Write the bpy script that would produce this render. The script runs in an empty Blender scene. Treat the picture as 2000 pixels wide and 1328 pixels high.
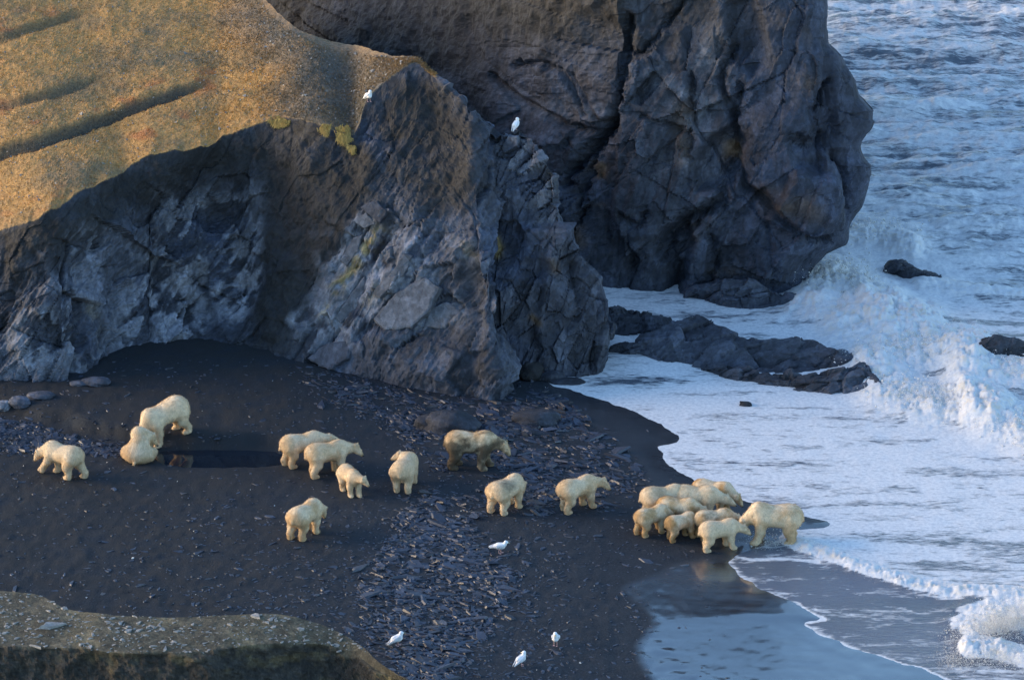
import bpy, bmesh, math, random
import numpy as np
from mathutils import Vector, Matrix
from mathutils.bvhtree import BVHTree

R = math.radians
rng = np.random.default_rng(7)
random.seed(7)
scene = bpy.context.scene
COL = scene.collection

# ------------------------------------------------------------ camera
CAM_H = 46.0
PITCH = R(20.0)
HFOV = R(16.0)
F = 1000.0 / math.tan(HFOV / 2)          # focal length in photo pixels (photo 2000 x 1328)
CP, SP = math.cos(PITCH), math.sin(PITCH)
cam_d = bpy.data.cameras.new('camera')
cam_d.sensor_width = 36.0
cam_d.lens = 18.0 / math.tan(HFOV / 2)
cam_d.clip_start = 1.0
cam_d.clip_end = 8000.0
cam = bpy.data.objects.new('camera', cam_d)
cam.location = (0, 0, CAM_H)
cam.rotation_euler = (math.pi / 2 - PITCH, 0, 0)
COL.objects.link(cam)
scene.camera = cam

# ------------------------------------------------------------ light
SUN_EL = R(12.5)
SUN_AZ = R(-84.0)      # compass style: 0 = +Y (away from the camera), -90 = from the left
world = bpy.data.worlds.new('World')
scene.world = world
world.use_nodes = True
wn = world.node_tree
bg = wn.nodes['Background']
sky = wn.nodes.new('ShaderNodeTexSky')
sky.sky_type = 'NISHITA'
sky.sun_disc = False
sky.sun_elevation = SUN_EL
sky.sun_rotation = SUN_AZ
sky.air_density = 1.0
sky.dust_density = 0.5
sky.ozone_density = 3.0
wn.links.new(sky.outputs[0], bg.inputs['Color'])
bg.inputs['Strength'].default_value = 0.15
sun_d = bpy.data.lights.new('sun', 'SUN')
sun_d.energy = 1.5
sun_d.angle = R(38.0)
sun_d.color = (1.0, 0.70, 0.40)
sun = bpy.data.objects.new('sun', sun_d)
COL.objects.link(sun)
sdir = Vector((math.sin(SUN_AZ) * math.cos(SUN_EL), math.cos(SUN_AZ) * math.cos(SUN_EL), math.sin(SUN_EL)))
sun.rotation_euler = sdir.to_track_quat('Z', 'Y').to_euler()
sun.location = (-40, 100, 60)
scene.view_settings.view_transform = 'Standard'
scene.view_settings.look = 'None'
scene.view_settings.gamma = 1.0
scene.view_settings.use_curve_mapping = False
scene.view_settings.exposure = 1.7

# ------------------------------------------------------------ photo pixel <-> world
def ray(px, py):
    a = (np.asarray(px, float) - 1000.0) / F
    b = (664.0 - np.asarray(py, float)) / F
    return a, CP + b * SP, -SP + b * CP
def W(px, py, z=0.0):
    dx, dy, dz = ray(px, py)
    t = (np.asarray(z, float) - CAM_H) / dz
    return np.stack([dx * t, dy * t, CAM_H + dz * t], -1)
def at_y(px, py, Y):
    dx, dy, dz = ray(px, py)
    t = np.asarray(Y, float) / dy
    return np.stack([dx * t, dy * t, CAM_H + dz * t], -1)
def lean_hit(base, px, py, lean):
    """point on the ray through (px,py) lying on a slope of `lean` degrees rising away from base"""
    dx, dy, dz = ray(px, py)
    s = dz / dy
    k = math.tan(R(lean))
    Y = (base[2] - k * base[1] - CAM_H) / (s - k)
    return at_y(px, py, Y)
def proj(P):
    P = np.asarray(P, float)
    zc = P[..., 1] * CP - (P[..., 2] - CAM_H) * SP
    up = P[..., 1] * SP + (P[..., 2] - CAM_H) * CP
    return 1000 + F * P[..., 0] / zc, 664 - F * up / zc

# ------------------------------------------------------------ noise
def _h(ix, iy, iz, seed):
    n = (ix.astype(np.int64) * 374761393 + iy.astype(np.int64) * 668265263 + iz.astype(np.int64) * 2147483647 + seed * 974634777) & 0xffffffff
    n = ((n ^ (n >> 13)) * 1274126177) & 0xffffffff
    n = ((n ^ (n >> 16)) * 2246822519) & 0xffffffff
    n = n ^ (n >> 15)
    return (n & 0xffffff) / float(0xffffff)
def vnoise(x, y, z=None, seed=0):
    x = np.asarray(x, float); y = np.asarray(y, float)
    ix = np.floor(x); iy = np.floor(y)
    fx = x - ix; fy = y - iy
    ux = fx * fx * fx * (fx * (fx * 6 - 15) + 10); uy = fy * fy * fy * (fy * (fy * 6 - 15) + 10)
    if z is None:
        z0 = np.zeros_like(ix)
        a = _h(ix, iy, z0, seed); b = _h(ix + 1, iy, z0, seed); c = _h(ix, iy + 1, z0, seed); d = _h(ix + 1, iy + 1, z0, seed)
        return (a * (1 - ux) + b * ux) * (1 - uy) + (c * (1 - ux) + d * ux) * uy
    z = np.asarray(z, float)
    iz = np.floor(z); fz = z - iz
    uz = fz * fz * fz * (fz * (fz * 6 - 15) + 10)
    out = 0
    for k in (0, 1):
        a = _h(ix, iy, iz + k, seed); b = _h(ix + 1, iy, iz + k, seed); c = _h(ix, iy + 1, iz + k, seed); d = _h(ix + 1, iy + 1, iz + k, seed)
        out = out + ((a * (1 - ux) + b * ux) * (1 - uy) + (c * (1 - ux) + d * ux) * uy) * (uz if k else 1 - uz)
    return out
def fbm(x, y, z=None, seed=0, oct=5, gain=0.5, lac=2.03, ridged=False):
    s = 0; a = 1; tot = 0; f = 1.0
    for o in range(oct):
        n = vnoise(x * f + o * 17.3, y * f - o * 9.1, None if z is None else z * f + o * 5.7, seed + o) * 2 - 1
        if ridged: n = 1 - 2 * np.abs(n)
        s = s + a * n; tot += a; a *= gain; f *= lac
    return s / tot                                   # -1..1
def facets(u, v, size, rot=0.0, aniso=1.0, seed=0, tilt=1.0):
    """piecewise planar relief: jittered cells, each with its own level and tilt; returns height, crack distance"""
    c, s = math.cos(R(rot)), math.sin(R(rot))
    p = (u * c + v * s) / (size * aniso); q = (-u * s + v * c) / size
    ip = np.floor(p); iq = np.floor(q)
    best = np.full(p.shape, 9e9); sec = np.full(p.shape, 9e9); hh = np.zeros(p.shape)
    zz = np.zeros_like(ip)
    for i in (-1, 0, 1):
        for j in (-1, 0, 1):
            a = ip + i; b = iq + j
            sx = a + 0.1 + 0.8 * _h(a, b, zz, seed); sy = b + 0.1 + 0.8 * _h(a, b, zz + 1, seed)
            d = (p - sx) ** 2 + (q - sy) ** 2
            val = (_h(a, b, zz + 2, seed) - 0.5) + tilt * ((_h(a, b, zz + 3, seed) - 0.5) * (p - sx) + (_h(a, b, zz + 4, seed) - 0.5) * (q - sy))
            nb = d < best
            sec = np.where(nb, best, np.minimum(sec, d))
            hh = np.where(nb, val, hh)
            best = np.where(nb, d, best)
    return hh, np.sqrt(sec) - np.sqrt(best)
def shards(u, v, size, rot=0.0, aniso=1.0, seed=0, tilt=1.0, bowl=0.55):
    """continuous fractured relief: the lower envelope of tilted, faintly dished planes, meeting in sharp ridges"""
    c, s = math.cos(R(rot)), math.sin(R(rot))
    p = (u * c + v * s) / (size * aniso); q = (-u * s + v * c) / size
    ip = np.floor(p); iq = np.floor(q); zz = np.zeros_like(ip)
    h = np.full(p.shape, 9.0)
    for i in (-1, 0, 1):
        for j in (-1, 0, 1):
            a = ip + i; b = iq + j
            dx = p - (a + 0.1 + 0.8 * _h(a, b, zz, seed)); dy = q - (b + 0.1 + 0.8 * _h(a, b, zz + 1, seed))
            h = np.minimum(h, 0.8 * (_h(a, b, zz + 2, seed) - 0.5) + tilt * ((_h(a, b, zz + 3, seed) - 0.5) * dx + (_h(a, b, zz + 4, seed) - 0.5) * dy) + bowl * (dx * dx + dy * dy))
    return h
def blur(A, k=1):
    for _ in range(k):
        B = np.pad(A, 1, mode='edge')
        A = (B[1:-1, 1:-1] * 4 + (B[:-2, 1:-1] + B[2:, 1:-1] + B[1:-1, :-2] + B[1:-1, 2:]) * 2 + B[:-2, :-2] + B[:-2, 2:] + B[2:, :-2] + B[2:, 2:]) / 16
    return A
def sstep(a, b, x):
    t = np.clip((x - a) / (b - a), 0, 1)
    return t * t * (3 - 2 * t)
def seg_dist(x, y, pts, closed=False):
    """distance to a polyline and, for each point, the parameter along it"""
    pts = np.asarray(pts, float)
    n = len(pts) if closed else len(pts) - 1
    best = np.full(np.shape(x), 9e9); par = np.zeros(np.shape(x)); side = np.zeros(np.shape(x))
    for i in range(n):
        a = pts[i]; b = pts[(i + 1) % len(pts)]
        dx, dy = b - a; L = dx * dx + dy * dy + 1e-12
        t = np.clip(((x - a[0]) * dx + (y - a[1]) * dy) / L, 0, 1)
        ex = x - (a[0] + t * dx); ey = y - (a[1] + t * dy)
        d = ex * ex + ey * ey
        m = d < best
        best = np.where(m, d, best); par = np.where(m, (i + t) / n, par)
        side = np.where(m, np.sign(dx * ey - dy * ex), side)
    return np.sqrt(best), par, side
def inside(x, y, pts):
    pts = np.asarray(pts, float); c = np.zeros(np.shape(x), bool)
    for i in range(len(pts)):
        x1, y1 = pts[i]; x2, y2 = pts[i - 1]
        if y1 == y2: continue
        m = ((y1 > y) != (y2 > y)) & (x < (x2 - x1) * (y - y1) / (y2 - y1) + x1)
        c ^= m
    return c
def region(x, y, pts, soft):
    """1 inside the polygon, falling to 0 over `soft` around its edge"""
    d = seg_dist(x, y, pts, True)[0]
    d = np.where(inside(x, y, pts), d, -d)
    return sstep(-soft, soft, d)

# ------------------------------------------------------------ mesh building
def mesh_np(name, V, faces, smooth=False):
    V = np.asarray(V, np.float32); faces = np.asarray(faces, np.int32)
    me = bpy.data.meshes.new(name)
    k = faces.shape[1]
    me.vertices.add(len(V)); me.vertices.foreach_set('co', V.ravel())
    me.loops.add(faces.size); me.loops.foreach_set('vertex_index', faces.ravel())
    me.polygons.add(len(faces))
    me.polygons.foreach_set('loop_start', np.arange(0, faces.size, k, dtype=np.int32))
    me.polygons.foreach_set('loop_total', np.full(len(faces), k, np.int32))
    me.polygons.foreach_set('use_smooth', np.full(len(faces), smooth, bool))
    me.update(calc_edges=True)
    me.validate()
    return me
def grid_faces(nv, nu):
    i = np.arange(nv - 1)[:, None] * nu + np.arange(nu - 1)[None]
    return np.stack([i, i + 1, i + 1 + nu, i + nu], -1).reshape(-1, 4)
def attr_f(me, name, vals):
    a = me.attributes.new(name, 'FLOAT', 'POINT'); a.data.foreach_set('value', np.asarray(vals, np.float32).ravel())
def attr_c(me, name, rgb):
    rgb = np.asarray(rgb, np.float32).reshape(-1, 3)
    a = me.attributes.new(name, 'FLOAT_COLOR', 'POINT')
    a.data.foreach_set('color', np.concatenate([rgb, np.ones((len(rgb), 1), np.float32)], 1).ravel())
def link(name, me, mat=None, parent=None):
    o = bpy.data.objects.new(name, me)
    if mat is not None: me.materials.append(mat)
    COL.objects.link(o)
    if parent is not None: o.parent = parent
    return o
def tag(o, label=None, cat=None, group=None, kind=None):
    if label: o['label'] = label
    if cat: o['category'] = cat
    if group: o['group'] = group
    if kind: o['kind'] = kind
    return o
def normals_grid(P):
    du = np.gradient(P, axis=1); dv = np.gradient(P, axis=0)
    n = np.cross(du, dv)
    return n / (np.linalg.norm(n, axis=-1, keepdims=True) + 1e-9)
def resample_rows(ctrl, nu, nvs, smooth=True):
    """ctrl: rows x cols x 3 control points; columns resampled to nu, each row gap to nvs[i]"""
    ctrl = np.asarray(ctrl, float)
    def cr(A, t):                                     # Catmull-Rom (or linear) along axis 0
        n = len(A); i = np.clip(np.floor(t).astype(int), 0, n - 2); f = (t - i)[:, None, None]
        p1 = A[i]; p2 = A[i + 1]
        if not smooth: return p1 * (1 - f) + p2 * f
        p0 = A[np.clip(i - 1, 0, n - 1)]; p3 = A[np.clip(i + 2, 0, n - 1)]
        m1 = (p2 - p0) * 0.4; m2 = (p3 - p1) * 0.4
        f2 = f * f; f3 = f2 * f
        return (2 * f3 - 3 * f2 + 1) * p1 + (f3 - 2 * f2 + f) * m1 + (-2 * f3 + 3 * f2) * p2 + (f3 - f2) * m2
    A = ctrl.transpose(1, 0, 2)                       # cols first
    seg = np.linalg.norm(np.diff(A, axis=0), axis=-1).mean(1) + 1e-6
    cum = np.concatenate([[0], np.cumsum(seg)])
    tt = np.interp(np.linspace(0, cum[-1], nu), cum, np.arange(len(cum)))
    B = cr(A, tt).transpose(1, 0, 2)                  # rows x nu x 3
    tv = np.concatenate([np.linspace(i, i + 1, n, endpoint=False) for i, n in enumerate(nvs)] + [[len(nvs)]])
    i = np.clip(np.floor(tv).astype(int), 0, len(B) - 2); f = (tv - i)[:, None, None]
    return B[i] * (1 - f) + B[i + 1] * f, tv

# ------------------------------------------------------------ material helper
class NT:
    def __init__(s, name):
        s.m = bpy.data.materials.new(name); s.m.use_nodes = True
        s.t = s.m.node_tree; s.b = s.t.nodes['Principled BSDF']
    def n(s, typ, **kw):
        nd = s.t.nodes.new('ShaderNode' + typ)
        for k, v in kw.items():
            if k.startswith('i_'):
                key = k[2:]
                key = int(key) if key.isdigit() else key.replace('_', ' ')
                if hasattr(v, 'outputs'): s.t.links.new(v.outputs[0], nd.inputs[key])
                elif isinstance(v, bpy.types.NodeSocket): s.t.links.new(v, nd.inputs[key])
                else: nd.inputs[key].default_value = v
            else: setattr(nd, k, v)
        return nd
    def l(s, a, b):
        a = a.outputs[0] if hasattr(a, 'outputs') else a
        s.t.links.new(a, b)
    def set(s, key, v):
        if hasattr(v, 'outputs') or isinstance(v, bpy.types.NodeSocket): s.l(v, s.b.inputs[key])
        else: s.b.inputs[key].default_value = v
    def noise(s, scale, detail=4, rough=0.55, vec=None, dim='3D'):
        nd = s.n('TexNoise'); nd.inputs['Scale'].default_value = scale; nd.inputs['Detail'].default_value = detail
        nd.inputs['Roughness'].default_value = rough
        if vec is not None: s.l(vec, nd.inputs['Vector'])
        return nd.outputs['Fac']
    def math(s, op, a, b=0.0, clamp=False):
        nd = s.n('Math', operation=op, use_clamp=clamp)
        for i, v in enumerate((a, b)):
            if hasattr(v, 'outputs') or isinstance(v, bpy.types.NodeSocket): s.l(v, nd.inputs[i])
            else: nd.inputs[i].default_value = v
        return nd.outputs[0]
    def maprange(s, v, a, b, c=0.0, d=1.0, smooth=True):
        nd = s.n('MapRange'); nd.interpolation_type = 'SMOOTHSTEP' if smooth else 'LINEAR'
        s.l(v, nd.inputs['Value'])
        for k, x in zip(('From Min', 'From Max', 'To Min', 'To Max'), (a, b, c, d)):
            if hasattr(x, 'outputs') or isinstance(x, bpy.types.NodeSocket): s.l(x, nd.inputs[k])
            else: nd.inputs[k].default_value = x
        return nd.outputs[0]
    def mix(s, fac, a, b, mode='MIX'):
        nd = s.n('Mix', data_type='RGBA', blend_type=mode)
        for sock, v in ((nd.inputs[0], fac), (nd.inputs[6], a), (nd.inputs[7], b)):
            if hasattr(v, 'outputs') or isinstance(v, bpy.types.NodeSocket): s.l(v, sock)
            elif sock == nd.inputs[0]: sock.default_value = v
            else: sock.default_value = (v[0], v[1], v[2], 1) if not np.isscalar(v) else (v, v, v, 1)
        return nd.outputs[2]
    def attr(s, name, color=False):
        nd = s.n('Attribute', attribute_name=name)
        return nd.outputs['Color'] if color else nd.outputs['Fac']
    def pos(s, scale=(1, 1, 1), rot=(0, 0, 0)):
        g = s.n('NewGeometry'); mp = s.n('Mapping'); s.l(g.outputs['Position'], mp.inputs['Vector'])
        mp.inputs['Scale'].default_value = scale; mp.inputs['Rotation'].default_value = rot
        return mp.outputs[0]
    def bump(s, h, strength=0.4, dist=0.05):
        nd = s.n('Bump'); nd.inputs['Strength'].default_value = strength; nd.inputs['Distance'].default_value = dist
        s.l(h, nd.inputs['Height']); s.l(nd.outputs[0], s.b.inputs['Normal'])
# ------------------------------------------------------------ shoreline and the lie of the beach
SEA_PX = [(1075, 750), (1150, 772), (1230, 800), (1300, 832), (1333, 858), (1312, 868), (1283, 872), (1298, 900), (1340, 930), (1400, 960),
          (1450, 978), (1500, 988), (1565, 1006), (1640, 1024), (1600, 1030), (1555, 1036), (1500, 1064), (1440, 1080), (1425, 1098), (1438, 1118),
          (1482, 1150), (1560, 1178), (1578, 1195), (1612, 1210), (1566, 1215), (1592, 1236), (1690, 1275), (1800, 1306), (1850, 1328), (1960, 1380),
          (2200, 1480), (3000, 1700), (9000, 2400), (9000, -1500), (-3000, -1500), (-1500, 300), (600, 560), (1000, 700)]
def chaikin(pts, k, a, b):
    pts = np.asarray(pts, float)
    for _ in range(k):
        mid = pts[a:b]
        q = np.empty((2 * (len(mid) - 1), 2)); q[0::2] = mid[:-1] * 0.75 + mid[1:] * 0.25; q[1::2] = mid[:-1] * 0.25 + mid[1:] * 0.75
        n_end = len(pts) - b
        pts = np.concatenate([pts[:a], mid[:1], q, mid[-1:], pts[b:]]); b = len(pts) - n_end
    return pts
SEA_S = chaikin(SEA_PX, 2, 0, 29)
_sea_w = W(SEA_S[:, 0], SEA_S[:, 1], 0.0)[:, :2]
def sea_dist(X, Y):
    """metres inland (+) or seaward (-) of the water's edge"""
    d = seg_dist(X, Y, _sea_w, True)[0]
    return np.where(inside(X, Y, _sea_w), -d, d)
_bank = W([-900, -200, 0, 100, 190, 260, 400, 560, 640, 760], [800, 803, 806, 826, 848, 862, 872, 872, 870, 865], 0.45)[:, :2]
_pool = W([300, 318, 360, 420, 480, 530, 552, 548, 500, 440, 380, 330], [890, 881, 879, 878, 879, 882, 890, 902, 908, 910, 909, 905], 0.38)[:, :2]
POOL_Z = 0.335
def ground(X, Y, fine=True):
    X = np.asarray(X, float); Y = np.asarray(Y, float)
    d = sea_dist(X, Y)
    n0 = fbm(X * 0.35, Y * 0.35, seed=3, oct=3)
    dd = d + 0.35 * fbm(X * 0.7, Y * 0.7, seed=11, oct=3) * sstep(6, 9, np.abs(d)) + 0.16 * fbm(X * 1.9, Y * 1.9, seed=12, oct=4) * sstep(4, 1, np.abs(d))
    z = np.where(dd > 0, 0.05 * np.minimum(dd, 5) + 0.018 * np.maximum(dd - 5, 0), np.maximum(0.07 * dd, -1.4))
    z = z + 0.05 * n0 * sstep(5.0, 10.0, dd + 2.5 * (X < 3))
    # cut bank behind the stream and the pool
    wig = 0.3 * fbm(X * 1.3, Y * 1.3, seed=21, oct=3)
    line = np.interp(X, _bank[:, 0], _bank[:, 1])
    z = z + 0.36 * sstep(-0.15, 0.5, Y - line + wig) * (1 - sstep(-8.6, -3.5, X))
    # stream channel and pool hollow
    pm = region(X, Y, _pool, 0.35)
    z = np.where(pm > 0, z * (1 - pm) + (POOL_Z - 0.22) * pm, z)
    if fine:
        land = 0.12 * sstep(0.4, 2.5, d) + 0.88 * sstep(3.0, 8.0, d + 2.5 * (X < 3))
        z = z + land * (0.035 * fbm(X * 2.3, Y * 2.3, seed=31, oct=4) + 0.028 * fbm(X * 5, Y * 5, seed=37, oct=3))
    return z
def place(px, py, fine=True):
    """where the sight line through a photo pixel meets the beach"""
    px = np.asarray(px, float); py = np.asarray(py, float)
    z = np.full(px.shape, 0.3)
    for _ in range(7):
        P = W(px, py, z); z = 0.35 * z + 0.65 * ground(P[..., 0], P[..., 1], fine)
    P[..., 2] = ground(P[..., 0], P[..., 1], fine)
    return P

# ------------------------------------------------------------ beach
def mat_beach():
    t = NT('black_slate_sand')
    p = t.pos()
    wet = t.attr('wet')
    earth = t.attr('earth')
    n1 = t.noise(1.1, 5, 0.6, p); n2 = t.noise(14, 4, 0.65, p); n3 = t.noise(60, 3, 0.6, p)
    col = t.mix(t.maprange(n1, 0.35, 0.65), (0.015, 0.020, 0.026), (0.022, 0.028, 0.035))
    col = t.mix(t.maprange(n2, 0.42, 0.7), col, (0.034, 0.041, 0.050))
    col = t.mix(t.math('MULTIPLY', earth, t.maprange(n1, 0.3, 0.6)), col, (0.025, 0.026, 0.027))
    col = t.mix(t.maprange(n3, 0.66, 0.74), col, (0.085, 0.09, 0.10))
    col = t.mix(wet, col, (0.020, 0.022, 0.028))
    t.set('Base Color', col)
    streak = t.noise(2.2, 3, 0.5, t.pos((0.25, 1.6, 1), (0, 0, R(-32))))
    rw = t.maprange(streak, 0.3, 0.7, 0.10, 0.24)
    rr = t.n('Mix', data_type='FLOAT'); t.l(wet, rr.inputs[0]); rr.inputs[2].default_value = 0.85; t.l(rw, rr.inputs[3])
    t.set('Roughness', rr.outputs[0])
    spec = t.n('Mix', data_type='FLOAT'); t.l(wet, spec.inputs[0]); spec.inputs[2].default_value = 0.25; spec.inputs[3].default_value = 1.0
    t.set('Specular IOR Level', spec.outputs[0])
    t.set('Coat Weight', wet); t.set('Coat Roughness', 0.08); t.set('Coat IOR', 1.6)
    dry = t.math('SUBTRACT', 1.0, wet)
    h = t.math('MULTIPLY', t.math('ADD', n2, t.math('MULTIPLY', n3, 0.5)), t.math('ADD', t.math('MULTIPLY', dry, 0.95), 0.05))
    t.bump(h, 0.9, 0.03)
    return t.m
gx = np.concatenate([[-9000, -5000, -2500, -1500, -900, -600], np.arange(-400, 2101, 5.0), [2200, 2400, 2800, 3500, 5000, 9000]])
gy = np.concatenate([[-1780, -1600, -1300, -900, -500, -200, 100, 300, 450], np.arange(560, 1400, 4.4), [1420, 1470, 1550, 1700, 2000, 2600, 3600]])
GX, GY = np.meshgrid(gx, gy)
P = W(GX, GY, 0.0)
P[..., 2] = ground(P[..., 0], P[..., 1])
d = sea_dist(P[..., 0], P[..., 1])
me = mesh_np('beach', P.reshape(-1, 3), grid_faces(len(gy), len(gx))[:, ::-1], smooth=True)
WET_PX = [(1070, 745), (1110, 790), (1180, 840), (1240, 890), (1290, 960), (1330, 1010), (1420, 1085), (1330, 1110), (1222, 1152), (1262, 1180), (1278, 1220), (1245, 1260), (1262, 1300),
          (1275, 1330), (1300, 1500), (2600, 1600), (2600, 700), (1400, 700)]
ppx, ppy = proj(P)
wob = 14 * fbm(ppx * 0.012, ppy * 0.02, seed=51, oct=4)
wet = region(ppx + wob, ppy + wob * 0.6, WET_PX, 12)
wet = wet * np.clip(0.55 + 0.45 * sstep(1060, 1180, ppy) + 0.25 * sstep(1.2, 0.2, d), 0, 1)
attr_f(me, 'wet', np.clip(wet, 0, 1))
earth = np.clip(1 - sstep(300, 900, ppx) + 0.5 * sstep(1000, 760, ppy) * (1 - sstep(500, 800, ppx)), 0, 1)
attr_f(me, 'earth', earth)
beach = tag(link('beach', me, mat_beach()), 'dark slate sand beach below the cliffs', kind='structure')

# still pool in the stream bed
def mat_pool():
    t = NT('still_pool_water')
    t.set('Base Color', (0.013, 0.018, 0.026, 1)); t.set('Roughness', 0.03); t.set('Specular IOR Level', 0.9); t.set('IOR', 1.33)
    t.bump(t.noise(3, 2, 0.5, t.pos()), 0.05, 0.02)
    return t.m
c = _pool.mean(0)
pv = [(x, y, POOL_Z) for x, y in c + (_pool - c) * 1.14]
me = bpy.data.meshes.new('pool'); me.from_pydata(pv, [], [list(range(len(pv)))]); me.update()
tag(link('pool', me, mat_pool()), 'small still dark pool in the stream bed', kind='structure')

# ------------------------------------------------------------ rock
def mat_rock(name, base=(0.085, 0.09, 0.105), rough=0.72, scale=1.0, strata=35):
    t = NT(name)
    p = t.pos((scale, scale, scale))
    tint = t.attr('tint', True)
    n1 = t.noise(0.9, 6, 0.62, p); n2 = t.noise(6, 5, 0.65, p); n3 = t.noise(28, 4, 0.65, p)
    k = t.maprange(n1, 0.3, 0.72, 0.72, 1.32, False)
    k2 = t.maprange(n2, 0.3, 0.72, 0.66, 1.4, False)
    def chips(sc, rot, an, lo, hi):
        vo = t.n('TexVoronoi', feature='F1'); t.l(t.pos((sc * scale, sc * scale, sc * scale * an), rot), vo.inputs['Vector']); vo.inputs['Scale'].default_value = 1.0
        s_ = t.n('SeparateColor'); t.l(vo.outputs['Color'], s_.inputs[0])
        return t.maprange(s_.outputs[0], 0.0, 1.0, lo, hi, False), s_.outputs[1]
    ka, ha = chips(0.8, (R(15), R(34), R(20)), 0.45, 0.78, 1.22)
    kb, hb = chips(2.6, (R(-10), R(30), R(40)), 0.4, 0.74, 1.26)
    kc, hc_ = chips(7.0, (R(5), R(36), R(10)), 0.4, 0.80, 1.2)
    kk = t.math('MULTIPLY', t.math('MULTIPLY', k, k2), t.math('MULTIPLY', ka, t.math('MULTIPLY', kb, kc)))
    cmb = t.n('CombineColor'); [t.l(kk, cmb.inputs[i]) for i in range(3)]
    col = t.mix(1.0, tint, cmb.outputs[0], 'MULTIPLY')
    # fine dark joints in two directions
    v = t.n('TexVoronoi', feature='DISTANCE_TO_EDGE'); t.l(t.pos((0.5 * scale, 0.5 * scale, 2.2 * scale), (R(20), R(strata), 0)), v.inputs['Vector']); v.inputs['Scale'].default_value = 1.6
    warp = t.math('ADD', v.outputs['Distance'], t.math('MULTIPLY', t.math('SUBTRACT', n2, 0.5), 0.16))
    joint = t.maprange(warp, 0.0, 0.018, 1.0, 0.0)
    joint = t.math('MULTIPLY', joint, t.maprange(n1, 0.5, 0.68))
    col = t.mix(t.math('MULTIPLY', joint, 0.35), col, (0.018, 0.018, 0.022))
    t.set('Base Color', col)
    t.set('Roughness', rough); t.set('Specular IOR Level', 0.4)
    h = t.math('SUBTRACT', t.math('ADD', n2, t.math('MULTIPLY', n3, 0.55)), t.math('MULTIPLY', joint, 0.5))
    h = t.math('ADD', h, t.math('ADD', t.math('MULTIPLY', hb, 0.6), t.math('MULTIPLY', hc_, 0.35)))
    t.bump(h, 0.8, 0.07)
    return t.m
M_ROCK = mat_rock('slate_cliff_rock')
GREY = np.array([0.052, 0.058, 0.075]); DARK = np.array([0.022, 0.025, 0.033]); EARTH = np.array([0.0165, 0.0165, 0.017])
PALE = np.array([0.21, 0.22, 0.25]); RUST = np.array([0.13, 0.078, 0.034]); OCHRE = np.array([0.30, 0.22, 0.085]); BLUE = np.array([0.041, 0.051, 0.077])
def lerpc(c, col, m):
    m = np.clip(m, 0, 1)[..., None]
    return c * (1 - m) + np.asarray(col) * m

# ------------------------------------------------------------ hillside: left cliff, front spur and the tundra above them (one landform)
# each column: base px, mid px (or None), edge px, skyline px with the slopes between them
cols = [  # bx, by, mx, my, lean1, ex, ey, lean2, tx, ty, lean3
    (-520, 690, -520, 620, 40, -540, 560, 30, -1100, -150, 11),
    (-250, 728, -250, 620, 60, -250, 525, 50, -700, -150, 11),
    (-110, 738, -110, 620, 66, -110, 485, 62, -480, -150, 11),
    (0, 742, 0, 620, 70, 0, 450, 64, -300, -150, 11),
    (60, 748, 58, 610, 72, 60, 430, 64, -200, -150, 11),
    (140, 746, 130, 590, 72, 115, 402, 64, -100, -150, 11),
    (200, 726, 190, 560, 70, 180, 362, 64, 0, -150, 11),
    (250, 694, 250, 520, 70, 250, 330, 64, 100, -150, 11),
    (315, 684, 310, 500, 72, 300, 300, 66, 200, -150, 11.5),
    (380, 673, 390, 490, 72, 400, 283, 64, 340, -150, 12),
    (450, 672, 450, 480, 68, 440, 264, 60, 420, -120, 12),
    (530, 688, 540, 480, 60, 530, 233, 58, 495, -30, 12),
    (582, 708, 600, 480, 58, 600, 233, 60, 562, 44, 12),
    (630, 722, 650, 460, 60, 650, 250, 58, 610, 74, 12),
    (690, 736, 700, 420, 62, 692, 258, 50, 690, 90, 12),
    (745, 746, 745, 425, 63, 718, 190, 50, 742, 101, 11),
    (795, 757, 800, 440, 63, 762, 152, 48, 782, 109, 9),
    (850, 765, 860, 452, 63, 815, 120, 47, 818, 117, 8),
    (900, 775, 905, 470, 64, 862, 164, 46, 864, 162, 8),
    (950, 786, 940, 500, 66, 918, 214, 44, 920, 212, 8),
    (985, 787, 965, 540, 66, 960, 262, 40, 962, 260, 8),
]
ctrl = []
for bx, by, mx, my, l1, ex, ey, l2, tx, ty, l3 in cols:
    b0 = place(float(bx), float(by), False) + np.array([0, 0, -0.05])
    m = lean_hit(b0, mx, my, l1)
    e = lean_hit(m, ex, ey, l2)
    s = lean_hit(e, tx, ty, l3)
    b00 = b0 + np.array([0, -0.5, -0.9])
    back = s + np.array([0, 3.0, -2.2]); back2 = s + np.array([0, 7.0, -14.0])
    ctrl.append([b00, b0, m, e, e * 0.5 + s * 0.5, s, back, back2])
# the front spur's end: wraps round to the right and back
last = np.array(ctrl[-1])
def wrapcol(dx, dy, zs):
    c = last.copy()
    c[:, 0] += dx * np.array([1, 1, 1, 0.9, 0.9, 0.9, 0.9, 0.9]); c[:, 1] += dy * np.array([1, 1, 0.9, 0.75, 0.75, 0.75, 0.6, 0.4])
    c[2:6, 2] *= zs
    return list(c)
e1 = W(1006, 772, 0.2); e2 = W(1004, 742, 0.2)
ctrl.append(wrapcol(e1[0] - last[1, 0], e1[1] - last[1, 1], 0.93))
ctrl.append(wrapcol(e2[0] - last[1, 0] - 0.2, e2[1] - last[1, 1] + 0.6, 0.86))
ctrl.append(wrapcol(e2[0] - last[1, 0] - 1.2, e2[1] - last[1, 1] + 3.4, 0.7))
ctrl = np.array(ctrl).transpose(1, 0, 2)
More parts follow.
